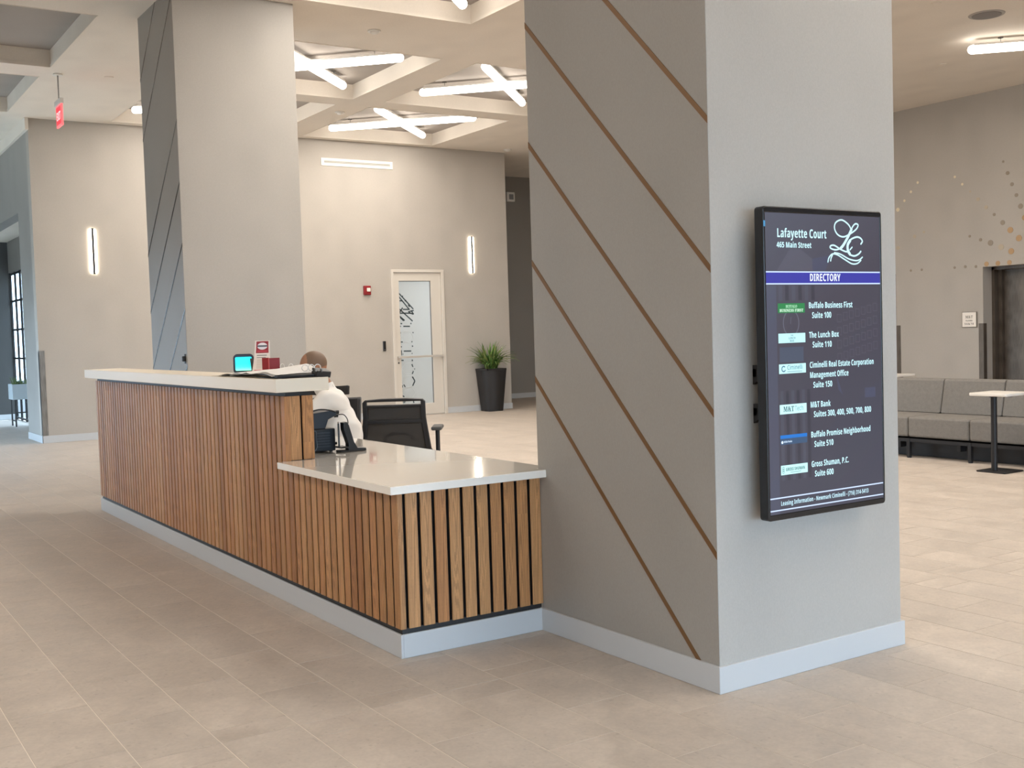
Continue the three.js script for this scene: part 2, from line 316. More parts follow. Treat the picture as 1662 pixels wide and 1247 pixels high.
for (const [x, z] of [[5.1, -5.97], [8.3, -9.03], [8.3, -5.97], [5.1, -1.5], [8.3, -1.5], [-2.2, -9.03], [-2.2, -5.97], [-2.2, -1.5], [-2.2, 2.2], [5.1, 2.2]])
  pendant(x, z, 4.75, X45, 'crossed white tube light in a coffer outside the picture', 'tube lights outside the picture', 0.12);

function sconce(x, y0, y1, label) {
  const t = thing('wall_sconce', label, 'wall light', [x, (y0 + y1) / 2, ZB]), h = y1 - y0;
  part(t, 'backplate', rbox(-0.02, 0.02, -h * 0.4, h * 0.4, 0, 0.006, 0.002), M.blackMetal);
  part(t, 'diffuser', rbox(-0.048, 0.048, -h / 2, h / 2, 0.006, 0.022, 0.007), M.sconce);
  part(t, 'bar', rbox(-0.016, 0.016, -h / 2 - 0.012, h / 2 + 0.012, 0.026, 0.036, 0.003), M.blackMetal);
  for (const s of [-0.3, 0.3]) part(t, 'bracket', box(-0.006, 0.006, h * s - 0.01, h * s + 0.01, 0.015, 0.03), M.blackMetal);
  for (const s of [-1, 1]) areaLight(t, 0.02, h * 0.92, [s * 0.033, 0, 0.0235], '+z', 0, WARM, 12);
  return t;
}
sconce(3.843, 2.457, 3.108, 'slim vertical glowing wall light on the left, between wall corner and slim pillar');
sconce(10.352, 2.487, 3.125, 'slim vertical glowing wall light above the potted plant, right of the glass door');

{ // exit sign
  const t = thing('exit_sign', 'red lit exit sign hanging from the ceiling on a stem', 'sign', [2.885, HC, -14.285]);
  part(t, 'canopy', cyl(0.06, 0.05, 0.02, 0, -0.02, 0), M.white);
  part(t, 'stem', cyl(0.008, 0.008, 0.3, 0, -0.32, 0, 10), M.steel);
  part(t, 'housing', rbox(-0.025, 0.025, -0.375, -0.31, -0.16, 0.16, 0.008), M.white);
  part(t, 'panel', rbox(-0.012, 0.012, -0.63, -0.375, -0.15, 0.15, 0.004), new THREE.MeshPhysicalMaterial({ color: new THREE.Color().setRGB(0.8, 0.25, 0.25), roughness: 0.3, emissive: new THREE.Color().setRGB(1, 0.12, 0.14), emissiveIntensity: 0.55 }));
  const tex = canvasTex(256, 200, (g, w, h) => { g.fillStyle = '#f03040'; g.fillRect(0, 0, w, h); text(g, 'EXIT', w / 2, 150, 130, { fill: '#ffd8d8', align: 'center', width: 220 }); });
  const lm = new THREE.MeshStandardMaterial({ color: 0x200000, emissive: 0xffffff, emissiveMap: tex, emissiveIntensity: 0.9, roughness: 0.4 });
  for (const s of [-1, 1]) part(t, 'lettering', new THREE.PlaneGeometry(0.26, 0.21).rotateY(s * Math.PI / 2).translate(s * 0.0135, -0.5, 0), lm);
}
{ // ceiling fittings
  const disc = (x, z, label, r = 0.07) => {
    const t = thing('smoke_detector', label, 'detector', [x, HC, z]);
    part(t, 'mounting_ring', cyl(r, r, 0.014, 0, -0.014, 0), M.white); part(t, 'sensor_head', new THREE.SphereGeometry(r * 0.7, 20, 10, 0, Math.PI * 2, Math.PI / 2, Math.PI / 2).scale(1, 0.55, 1).translate(0, -0.014, 0), M.white);
  };
  disc(5.43, -10.88, 'round white detector on the ceiling beam just right of the slim pillar top');
  disc(6.89, -15.01, 'round white detector on the beam between two lit coffers');
  disc(10.97, -16.85, 'round white detector at the ceiling edge above the back wall corner');
  
  const flat = (x, z, label) => { const t = thing('smoke_sensor', label, 'detector', [x, HC, z]); part(t, 'cover_plate', cyl(0.05, 0.055, 0.008, 0, -0.008, 0), M.ceiling); };
  flat(3.46, -14.19, 'small round cover plate on the plain ceiling right of the exit sign');
  flat(10.15, -7.37, 'small round cover plate on the right ceiling, at the top edge of the picture');
  flat(12.62, -9.08, 'small round cover plate on the right ceiling, below left of the single tube');
  const t = thing('ceiling_speaker', 'round grey ceiling speaker above the single tube light', 'speaker', [11.03, HC, -7.38]);
  part(t, 'rim', new THREE.TorusGeometry(0.165, 0.022, 10, 40).rotateX(Math.PI / 2).scale(1, 0.5, 1), std(0.42, 0.39, 0.36));
  part(t, 'grille', cyl(0.15, 0.15, 0.012, 0, -0.012, 0, 40), std(0.22, 0.2, 0.19));
}

// ---------------------------------------------------------------- reception desk
{
  const d = thing('reception_desk', 'long reception desk clad in vertical oak slats with a grey plinth', 'desk', [2.16, 0, -4.275]);
  const X = (x) => x - 2.16, Z = (z) => z + 4.275, B = (x0, x1, y0, y1, z0, z1) => box(X(x0), X(x1), y0, y1, Z(z0), Z(z1));
  part(d, 'carcass', [B(2.186, 2.9, 0, 0.724, -5.555, -4.302), B(2.186, 2.315, 0, 1.1245, -9.785, -5.556)], M.black);
  part(d, 'reveal', [B(2.174, 2.185, 0.02, 0.128, -9.79, -4.29), B(2.185, 2.909, 0.02, 0.128, -4.301, -4.291), B(2.175, 2.315, 1.1, 1.1246, -9.79, -5.548)], M.black);
  part(d, 'baseboard', [rbox(X(2.159), X(2.172), 0, BH, Z(-9.8), Z(-4.276), 0.003, 1), rbox(X(2.1715), X(2.909), 0, BH, Z(-4.289), Z(-4.2765), 0.003, 1)], M.base);
  const slat = (h, uo, t = 0.006) => {                              // chamfered section, grain along its height; face looks along -x
    const w = 0.057, e = 0.003, sec = [[0, -w / 2 + e], [e, -w / 2], [t, -w / 2], [t, w / 2], [e, w / 2], [0, w / 2 - e]];
    const g = plate(sec, 0, h), uv = g.attributes.uv; for (let i = 0; i < uv.count; i++) uv.setXY(i, uv.getX(i) + uo, uv.getY(i) + uo * 2.7); return g;
  };
  const P = 0.0738, y0 = 0.128, lows = [], highs = [], ends = [], cores = {}, core = (m, h) => part(m, 'slat_core', cores[h] ??= box(0.006, 0.026, 0, h, -0.0275, 0.0275), M.black), corner = slat(0.723 - y0, 0.4, 0.026), corner2 = slat(1.1 - y0, 0.4, 0.026);
  for (let k = 0; k < 6; k++) { lows.push(slat(0.723 - y0, k * 0.173)); highs.push(slat(1.1 - y0, k * 0.173)); ends.push(slat(1.1 - 0.762, k * 0.211)); }
  for (let i = 0; ; i++) {
    const z = -4.275 - 0.0285 - i * P; if (z < -9.79) break;
    const k = Math.floor(rnd() * 6), m = part(d, 'slat', !i ? corner : i === 17 ? corner2 : z > -5.5 ? lows[k] : highs[k], woodMats[Math.floor(rnd() * 6)]);
    m.position.set(0, y0, Z(z)); if (i && i !== 17) core(m, z > -5.5 ? 0.723 - y0 : 1.1 - y0);
  }
  for (let i = 0; i < 10; i++) {
    const m = part(d, 'slat', lows[Math.floor(rnd() * 6)], woodEnd[Math.floor(rnd() * 3)]);
    m.position.set(0.026 + 0.0115 + 0.033 + i * 0.0722, y0, 0); m.rotation.y = Math.PI / 2; core(m, 0.723 - y0);
  }
  for (let i = 0; i < 2; i++) {
    const m = part(d, 'slat', ends[i * 3], woodEnd[i]); m.position.set(0.0575 + i * 0.0722, 0.762, Z(-5.53)); m.rotation.y = Math.PI / 2; m.scale.z = 1.1; core(m, 1.1 - 0.762);
  }
  const c1 = thing('countertop', 'low glossy white stone countertop on the near end of the desk', 'countertop', [2.107, 0.7245, -4.225]);
  const pl = [[2.107, -4.225], [2.9095, -4.225], [2.9095, -4.293], [2.985, -4.293], [2.985, -9.76], [2.317, -9.76], [2.317, -5.527], [2.107, -5.527]];
  part(c1, 'slab', plate(pl.map(([x, z]) => [x - 2.107, z + 4.225]), 0, 0.0355, 0.003), M.quartz);
  part(c1, 'support_leg', [box(0.86, 0.87, -0.7245, 0, -5.5, -4.6)], M.black);
  const c2 = thing('countertop', 'raised pale stone counter along the far part of the desk', 'countertop', [2.09, 1.125, -5.46]);
  part(c2, 'slab', rbox(0, 0.295, 0, 0.07, -4.41, 0, 0.003, 1), M.quartzWarm);
}

// ---------------------------------------------------------------- directory screen on the near pillar
{
  const t = thing('directory_display', 'tall black framed screen listing building tenants on the near pillar', 'screen', [3.085, 0.65, -3.10]);
  const W = 0.675, H = 1.195, zf = 0.10;
  const bez = extrude(roundRect(0, W, 0, H, 0.014), 0.046, 0.004, [rect(0.0125, W - 0.0125, 0.024, H - 0.024)]).translate(0, 0, zf - 0.046);
  part(t, 'bezel', bez, M.blackGloss);
  part(t, 'housing', rbox(0.006, W - 0.006, 0.006, H - 0.006, zf - 0.044, zf - 0.012, 0.008), M.black);
  const tex = canvasTex(1024, 1806, (g, w, h) => {
    const U = (u) => u * w, Vv = (v) => v * h;
    const gr = g.createLinearGradient(0, 0, w, h); gr.addColorStop(0, '#50525f'); gr.addColorStop(0.35, '#45424d'); gr.addColorStop(1, '#3e404e'); g.fillStyle = gr; g.fillRect(0, 0, w, h);
    g.fillStyle = 'rgba(84,92,118,0.35)'; g.fillRect(0, Vv(0.24), U(0.08), h);                           // the faint building behind the list
    g.fillStyle = 'rgba(96,96,112,0.35)'; g.beginPath(); g.moveTo(U(0.09), Vv(0.19)); g.lineTo(U(0.2), Vv(0.118)); g.lineTo(U(0.29), Vv(0.118)); g.lineTo(U(0.39), Vv(0.15)); g.lineTo(U(0.39), Vv(0.19)); g.fill();
    g.fillStyle = 'rgba(70,76,112,0.35)'; g.beginPath(); g.moveTo(U(0.39), Vv(0.15)); g.lineTo(U(0.56), Vv(0.135)); g.lineTo(U(0.5), Vv(0.19)); g.lineTo(U(0.39), Vv(0.19)); g.fill();
    for (let i = 0; i < 6; i++) { g.fillStyle = i % 2 ? 'rgba(30,28,36,0.28)' : 'rgba(90,98,120,0.22)'; g.fillRect(U(0.1 + i * 0.055), Vv(0.24), U(0.03), Vv(0.05)); g.fillRect(U(0.1 + i * 0.045), Vv(0.59), U(0.025), Vv(0.3)); }
    g.strokeStyle = 'rgba(120,124,140,0.5)'; g.lineWidth = 7; g.beginPath(); g.ellipse(U(0.2), Vv(0.365), U(0.065), Vv(0.043), 0, 0, 7); g.stroke(); g.lineWidth = 4; g.beginPath(); g.moveTo(U(0.2), Vv(0.345)); g.lineTo(U(0.195), Vv(0.368)); g.stroke();
    g.fillStyle = 'rgba(74,96,122,0.4)'; g.fillRect(U(0.1), Vv(0.445), U(0.2), Vv(0.05));
    g.strokeStyle = 'rgba(110,106,120,0.25)'; g.lineWidth = 5; for (let r = 0; r < 4; r++) for (let i = 0; i < 7; i++) g.strokeRect(U(0.6 + i * 0.055), Vv(0.34 + r * 0.045 - i * 0.006), U(0.035), Vv(0.026));
    g.fillStyle = 'rgba(80,90,130,0.3)'; g.beginPath(); g.moveTo(U(0.58), Vv(0.54)); g.lineTo(U(0.64), Vv(0.62)); g.lineTo(U(0.6), Vv(0.6)); g.fill(); g.fillRect(U(0.84), Vv(0.6), U(0.1), Vv(0.035));
    const cy = '#c9f6ff';
    g.fillStyle = '#3a3a98'; g.fillRect(0, Vv(0.196), w, Vv(0.036)); g.fillStyle = '#c4d8ff'; for (const v of [0.1925, 0.232, 0.944, 0.985]) g.fillRect(0, Vv(v), w, 8);
    text(g, 'Lafayette Court', U(0.094), Vv(0.08), 74, { fill: cy, width: U(0.424) });
    text(g, '465 Main Street', U(0.092), Vv(0.114), 46, { fill: cy, width: U(0.293) });
    text(g, 'DIRECTORY', U(0.363), Vv(0.225), 62, { fill: '#e8f4ff', width: U(0.272) });
    g.strokeStyle = cy; g.lineCap = 'round'; g.lineJoin = 'round';                                          // the LC monogram
    const curve = (pts, lw) => { const c = new THREE.SplineCurve(pts.map(([a, b]) => new THREE.Vector2(U(a), Vv(b)))).getPoints(80); g.lineWidth = lw; g.beginPath(); c.forEach((p, i) => (i ? g.lineTo(p.x, p.y) : g.moveTo(p.x, p.y))); g.stroke(); };
    curve([[0.742, 0.05], [0.715, 0.03], [0.656, 0.015], [0.603, 0.024], [0.589, 0.044], [0.615, 0.065], [0.667, 0.073], [0.728, 0.062], [0.785, 0.045], [0.803, 0.03], [0.775, 0.027], [0.742, 0.044], [0.7, 0.08], [0.655, 0.108], [0.6, 0.118], [0.552, 0.113], [0.552, 0.105], [0.585, 0.103], [0.64, 0.116], [0.692, 0.124], [0.712, 0.12]], 10);
    curve([[0.742, 0.046], [0.71, 0.072], [0.668, 0.1], [0.642, 0.112]], 19);
    curve([[0.826, 0.096], [0.84, 0.086], [0.82, 0.075], [0.783, 0.0725], [0.73, 0.083], [0.7, 0.105], [0.712, 0.129], [0.759, 0.138], [0.8, 0.132], [0.824, 0.122]], 11);
    curve([[0.728, 0.085], [0.706, 0.1], [0.706, 0.118], [0.724, 0.132]], 20); curve([[0.725, 0.117], [0.745, 0.108]], 9);
    curve([[0.526, 0.16], [0.535, 0.146], [0.565, 0.133], [0.61, 0.135], [0.677, 0.151], [0.74, 0.165], [0.79, 0.164], [0.824, 0.153]], 9);
    curve([[0.585, 0.128], [0.64, 0.133], [0.71, 0.148], [0.772, 0.154], [0.81, 0.151], [0.838, 0.142]], 9); curve([[0.55, 0.156], [0.555, 0.146], [0.566, 0.137]], 10);
    const row = (v, lines, last, logo) => {
      let y = v + 0.018; for (const [s, wd] of lines) { text(g, s, U(0.35), Vv(y), 50, { fill: cy, width: U(wd) }); y += 0.0345; }
      text(g, last[0], U(0.378), Vv(y - 0.001), 50, { fill: cy, width: U(last[1]) }); logo(U(0.092), Vv(v), U(0.226), Vv(0.032));
    };
    const plaque = (x, y, a, b, c) => { g.fillStyle = c; g.fillRect(x, y, a, b); };
    row(0.299, [['Buffalo Business First', 0.39]], ['Suite 100', 0.17], (x, y, a, b) => { plaque(x, y, a, b, '#2f7d4a'); text(g, 'BUFFALO', x + a / 2, y + b * 0.48, 24, { fill: '#b8e6c4', align: 'center', font: 'bold {} serif', width: a * 0.42 }); text(g, 'BUSINESS FIRST', x + a / 2, y + b * 0.88, 24, { fill: '#e0f8e6', align: 'center', font: 'bold {} serif', width: a * 0.88 }); });
    row(0.399, [['The Lunch Box', 0.262]], ['Suite 110', 0.17], (x, y, a, b) => { plaque(x, y, a, b, '#b9eef2'); text(g, 'THE', x + a / 2, y + b * 0.3, 13, { fill: '#6d8c98', align: 'center' }); text(g, 'LUNCH', x + a / 2, y + b * 0.6, 18, { fill: '#6d8c98', align: 'center' }); text(g, 'BOX', x + a / 2, y + b * 0.9, 18, { fill: '#6d8c98', align: 'center' }); });
    row(0.501, [['Ciminelli Real Estate Corporation', 0.58], ['Management Office', 0.345]], ['Suite 150', 0.168], (x, y, a, b) => { plaque(x, y, a, b, '#bdf2f5'); g.strokeStyle = '#4a6a86'; g.lineWidth = 7; g.beginPath(); g.arc(x + a * 0.17, y + b / 2, b * 0.27, 0.6, 5.4); g.stroke(); text(g, 'Ciminelli', x + a * 0.3, y + b * 0.62, 38, { fill: '#33506e', font: '{} sans-serif', width: a * 0.58 }); g.fillStyle = '#7d98a8'; g.fillRect(x + a * 0.3, y + b * 0.78, a * 0.56, 4); });
    row(0.636, [['M&T Bank', 0.178]], ['Suites 300, 400, 500, 700, 800', 0.52], (x, y, a, b) => { plaque(x, y, a, b, '#c2f3f6'); text(g, 'M&T', x + a * 0.13, y + b * 0.74, 44, { fill: '#1c3a44', font: 'bold {} serif', width: a * 0.4 }); text(g, 'Tech', x + a * 0.56, y + b * 0.74, 42, { fill: '#6f99a4', font: '{} sans-serif', width: a * 0.32 }); });
    row(0.738, [['Buffalo Promise Neighborhood', 0.54]], ['Suite 510', 0.17], (x, y, a, b) => { plaque(x, y, a, b, '#39516f'); plaque(x, y, a, b * 0.36, '#1f6fc4'); g.fillStyle = '#d8ecff'; g.beginPath(); g.arc(x + a * 0.07, y + b * 0.74, 9, 0, 7); g.fill(); text(g, 'Buffalo Promise', x + a * 0.13, y + b * 0.8, 16, { fill: '#d8ecff', width: a * 0.3 }); });
    row(0.839, [['Gross Shuman, P.C.', 0.335]], ['Suite 600', 0.167], (x, y, a, b) => { plaque(x, y, a, b, '#bff3f2'); g.strokeStyle = '#7ba2a6'; g.lineWidth = 4; for (const k of [0.3, 0.5, 0.7]) { g.beginPath(); g.arc(x + a * 0.09, y + b * k, 8, 0, 7); g.stroke(); } text(g, 'GROSS SHUMAN', x + a * 0.18, y + b * 0.62, 26, { fill: '#2e5358', width: a * 0.72 }); g.fillStyle = '#7ba2a6'; g.fillRect(x + a * 0.35, y + b * 0.76, a * 0.4, 4); });
    text(g, 'Leasing Information - Newmark Ciminelli - (716) 314-5413', U(0.086), Vv(0.973), 38, { fill: '#bfe6f4', width: U(0.775) });
  });
  const sm = new THREE.MeshStandardMaterial({ color: 0x08080a, roughness: 0.28, emissive: 0xffffff, emissiveMap: tex, emissiveIntensity: 0.8 });
  const sp = new THREE.PlaneGeometry(W - 0.024, H - 0.047); part(t, 'screen_panel', sp.translate(W / 2, H / 2, zf - 0.0015), sm);
  part(t, 'energy_label', rbox(0.0015, 0.006, 1.12, 1.142, zf - 0.022, zf - 0.002, 0.001), std(0.05, 0.25, 0.5), 'small blue sticker');
  part(t, 'energy_label', box(0.002, 0.0118, 1.118, 1.14, zf, zf + 0.0006), std(0.08, 0.32, 0.6), 'small blue sticker');
  for (const y of [0.4, 0.55]) part(t, 'mount_bracket', [uvBox(extrude([[0, 0], [0.05, -0.03], [0.05, 0.045], [0.012, 0.045], [0, 0.02]], 0.02).rotateY(Math.PI / 2).translate(0.03, y, 0.051)), box(0.03, 0.6, y, y + 0.03, 0.001, 0.02)], M.black);
  part(t, 'mount_plate', box(0.1, W - 0.1, 0.42, 0.74, 0.001, 0.058), M.black);
}

// ---------------------------------------------------------------- back wall: door, office behind it, fittings
{
  const d = structGroup('door_1'), z = ZB;
  part(d, 'door_frame', extrude([[DX0, 0], [DX0 + 0.045, 0], [DX0 + 0.045, DH - 0.05], [DX1 - 0.055, DH - 0.05], [DX1 - 0.055, 0], [DX1, 0], [DX1, DH], [DX0, DH]], 0.14, 0.003).translate(0, 0, z - 0.12), M.doorPaint);
  const lx0 = DX0 + 0.05, lx1 = DX1 - 0.06, gx0 = 8.88, gx1 = 9.505, gy0 = 0.205, gy1 = 2.345, zl = z - 0.055;
  part(d, 'door_leaf', extrude(rect(lx0, lx1, 0.012, DH - 0.055), 0.045, 0.003, [rect(gx0, gx1, gy0, gy1)]).translate(0, 0, zl), M.doorPaint);
  part(d, 'glass', new THREE.PlaneGeometry(gx1 - gx0, gy1 - gy0).translate((gx0 + gx1) / 2, (gy0 + gy1) / 2, zl + 0.02), M.frosted);
  part(d, 'glazing_bead', [box(gx1 - 0.012, gx1, gy0, gy1, zl + 0.01, zl + 0.035), box(gx0, gx1, gy1 - 0.008, gy1, zl + 0.01, zl + 0.035)], std(0.2, 0.2, 0.2));
  part(d, 'push_bar', [rbox(lx0 + 0.02, lx1 - 0.01, 1.01, 1.045, zl + 0.085, zl + 0.12, 0.008), box(lx0 + 0.03, lx0 + 0.06, 1.012, 1.043, zl + 0.045, zl + 0.09), box(lx1 - 0.05, lx1 - 0.02, 1.012, 1.043, zl + 0.045, zl + 0.09)], std(0.75, 0.72, 0.68, { metalness: 0.6, roughness: 0.3 }));
  part(d, 'keyhole', cyl(0.014, 0.014, 0.012, 0, 0, 0, 14).rotateX(Math.PI / 2).translate(lx0 + 0.05, 0.93, zl + 0.045), M.pewter);
  // dark line print on the glass: slanted strokes above, rows of hexagon outlines below
  const ln = [], seg = (x0, y0, x1, y1, w) => { const L = Math.hypot(x1 - x0, y1 - y0); ln.push(new THREE.BoxGeometry(L, w, 0.002).rotateZ(Math.atan2(y1 - y0, x1 - x0)).translate((x0 + x1) / 2, (y0 + y1) / 2, zl + 0.0225)); };
  for (const q of ['8.885 2.134 9.159 1.856', '8.885 2.074 9.084 1.845', '8.895 2.003 8.949 2.002', '8.996 2.002 9.03 2.001', '8.952 2.086 8.965 2.074', '9.061 1.935 9.086 1.893', '8.956 1.853 9.084 1.851', '8.888 1.86 9.137 1.646', '8.893 1.788 9.109 1.785', '9.111 1.833 9.162 1.766', '9.165 1.832 9.056 1.809', '8.891 1.734 8.982 1.661', '8.888 1.8 8.951 1.883', '8.952 1.56 9.08 1.557', '9.069 1.797 9.156 1.766', '8.897 1.716 8.962 1.655', '8.944 1.131 9.089 1.128', '8.896 1.148 8.894 1.061', '9.101 .978 9.108 .95', '9.092 .899 9.113 .851', '9.116 .779 9.094 .728', '9.093 .681 9.141 .603', '9.141 .603 9.094 .521', '8.921 .55 8.949 .508', '8.892 .542 8.893 .5', '8.888 .972 8.935 .97', '8.891 .356 8.925 .339', '8.893 .263 8.892 .233', '9.096 .267 9.106 .22', '8.933 .266 8.92 .231',
    '8.9 1.609 8.93 1.606', '9.092 1.605 9.112 1.605', '8.888 1.561 8.905 1.561', '8.887 1.448 8.899 1.448', '9.128 1.447 9.146 1.447', '8.893 1.292 8.93 1.288', '9.102 1.288 9.118 1.288', '8.89 1.208 8.908 1.206', '9.114 1.223 9.122 1.2', '8.92 1.08 8.932 1.08', '9.098 1.084 9.112 1.084', '9.137 .814 9.15 .814'])
    seg(...q.split(' ').map(Number), 0.022);
  part(d, 'line_print', ln, std(0.05, 0.07, 0.08));
  const hx = [];
  for (const cy of [1.37, 0.829, 0.608, 0.4]) for (let k = 0; k < 6; k++) { const a = k * Math.PI / 3, b = (k + 1) * Math.PI / 3, r = 0.122; hx.push([9.02 + r * Math.cos(a), cy + r * Math.sin(a) * 0.9, 9.02 + r * Math.cos(b), cy + r * Math.sin(b) * 0.9]); }
  ln.length = 0; for (const q of hx) seg(...q, 0.007); part(d, 'hexagon_print', ln, std(0.47, 0.5, 0.5));
  struct('wall_office', join([box(7.3, 7.5, 0, 3, -20.6, ZB - 0.2), box(10.7, 10.9, 0, 3, -20.6, ZB - 0.2), box(7.3, 10.9, 0, 3, -20.8, -20.6)]), std(0.62, 0.63, 0.63));
  struct('ceiling_office', box(7.3, 10.9, 3, 3.15, -20.8, ZB - 0.2), M.white);
  const op = thing('office_light', 'square ceiling light panel in the office behind the frosted glass door', 'ceiling light', [9.2, 3, -18.9]);
  part(op, 'frame', extrude(rect(-0.65, 0.65, -0.65, 0.65), 0.02, 0, [rect(-0.6, 0.6, -0.6, 0.6)]).rotateX(Math.PI / 2), M.white);
  part(op, 'diffuser', box(-0.6, 0.6, -0.012, -0.002, -0.6, 0.6), glow(0.9, 0.96, 1, 3));
  areaLight(op, 1.15, 1.15, [0, -0.02, 0], 'down', 0, new THREE.Color().setRGB(0.92, 0.97, 1), 4.2);
}
{
  let t = thing('air_grille', 'long white slotted air grille high on the back wall', 'vent', [7.518, 4.245, ZB]);
  part(t, 'frame', extrude(rect(0, 1.313, 0, 0.126), 0.014, 0.002, [rect(0.05, 1.263, 0.045, 0.082)]), std(0.86, 0.84, 0.78));
  part(t, 'backing', box(0.05, 1.263, 0.045, 0.082, 0.0005, 0.002), std(0.5, 0.5, 0.47));
  for (let i = 0; i < 2; i++) part(t, 'blade', box(0.05, 1.263, 0.054 + i * 0.014, 0.058 + i * 0.014, 0.002, 0.011), std(0.7, 0.69, 0.65));
  t = thing('fire_alarm', 'small red fire alarm with a white strobe on the back wall', 'alarm', [8.196, 2.105, ZB]);
  part(t, 'housing', rbox(0, 0.131, 0, 0.157, 0, 0.045, 0.012), M.red);
  part(t, 'strobe', rbox(0.048, 0.112, 0.055, 0.118, 0.04, 0.066, 0.008), std(0.85, 0.82, 0.75, { roughness: 0.2 }));
  part(t, 'sounder', cyl(0.026, 0.026, 0.01, 0, 0, 0, 18).rotateX(Math.PI / 2).translate(0.034, 0.04, 0.045), std(0.25, 0.012, 0.015));
  t = thing('card_reader', 'narrow black card reader left of the glass door', 'card reader', [8.522, 1.145, ZB]);
  part(t, 'plate', rbox(-0.001, 0.061, -0.006, 0.176, 0, 0.006, 0.003), M.wall);
  part(t, 'housing', rbox(0.004, 0.056, 0, 0.17, 0.006, 0.03, 0.008), M.blackGloss);
  part(t, 'indicator', box(0.02, 0.04, 0.02, 0.026, 0.03, 0.031), std(0.3, 0.3, 0.3));
  t = thing('wall_speaker', 'small white box with a grey face high on the dark recess wall', 'speaker', [12.78, 4.14, -19.76]);
  part(t, 'housing', rbox(0, 0.2, 0, 0.2, 0, 0.06, 0.012), M.white);
  part(t, 'face', rbox(0.055, 0.165, 0.045, 0.155, 0.05, 0.064, 0.006), std(0.25, 0.25, 0.25));
  t = thing('wall_box', 'tiny black box on the bluish side face of the slim pillar', 'box', [3.12, 1.2, -10.43]);
  part(t, 'plate', rbox(-0.006, 0, 0, 0.09, -0.025, 0.015, 0.002), M.black); part(t, 'socket', rbox(-0.03, -0.006, 0.02, 0.07, -0.018, 0.008, 0.004), M.black);
  t = thing('corner_guard', 'polished steel guard on the left wall corner beside the vestibule', 'corner guard', [3.03, BH + 0.005, ZB]);
  part(t, 'face_flange', box(-0.003, 0.075, 0, 1.23, 0, 0.003), M.steel); part(t, 'side_flange', box(-0.003, 0, 0, 1.23, -0.075, 0.003), M.steel);
}
{ // potted plant
  const p = thing('potted_plant', 'bushy green grass plant in a tall tapered black planter', 'plant', [10.55, 0, -16.965]);
  const taper = (w0, w1, h0, h1) => new THREE.CylinderGeometry(w1 * Math.SQRT1_2, w0 * Math.SQRT1_2, h1 - h0, 4, 1).rotateY(Math.PI / 4).translate(0, (h0 + h1) / 2, 0);
  part(p, 'planter', [taper(0.285, 0.405, 0, 0.76).toNonIndexed(), ...[0, 1, 2, 3].map((k) => box(-0.2025, 0.2025, 0.735, 0.765, 0.185, 0.2025).rotateY(k * Math.PI / 2))], M.black);
  part(p, 'soil', box(-0.19, 0.19, 0.74, 0.755, -0.19, 0.19), std(0.03, 0.022, 0.016));
  const leaves = [[], [], []];
  for (let i = 0; i < 150; i++) {                        // arching blades, folded along the middle
    const a = i * 2.39996, out = 0.05 + 0.95 * rnd(), L = 0.29 + rnd() * 0.27, lean = 0.15 + out * 1.05, w = 0.013 + rnd() * 0.008, q = [], n = 6, x0 = (rnd() - 0.5) * 0.16, z0 = (rnd() - 0.5) * 0.16;
    const pt = (t, s, fold) => { const th = lean * (0.35 + t * 0.95), r = L * t * Math.sin(th), y = L * t * Math.cos(th * 0.9) + 0.75, ww = w * Math.sin(Math.PI * Math.min(1, 0.18 + t * 0.82)) * s; return [x0 + r * Math.cos(a) - ww * Math.sin(a), y + fold, Math.max(-0.215, z0 + r * Math.sin(a) + ww * Math.cos(a))]; };
    for (let k = 0; k < n; k++) for (const s of [-1, 1]) { const A = pt(k / n, 0, -0.004), B = pt((k + 1) / n, 0, -0.004), C = pt(k / n, s, 0), D = pt((k + 1) / n, s, 0); q.push(...A, ...B, ...C, ...B, ...D, ...C); }
    const g = new THREE.BufferGeometry(); g.setAttribute('position', new THREE.Float32BufferAttribute(q, 3)); g.computeVertexNormals(); leaves[i % 3].push(g);
  }
  [[0.07, 0.16, 0.035], [0.13, 0.24, 0.05], [0.24, 0.30, 0.09]].forEach((c, k) => tag(part(p, 'foliage', leaves[k], std(...c, { side: THREE.DoubleSide, roughness: 0.7 })), null, null, null, 'stuff'));
}
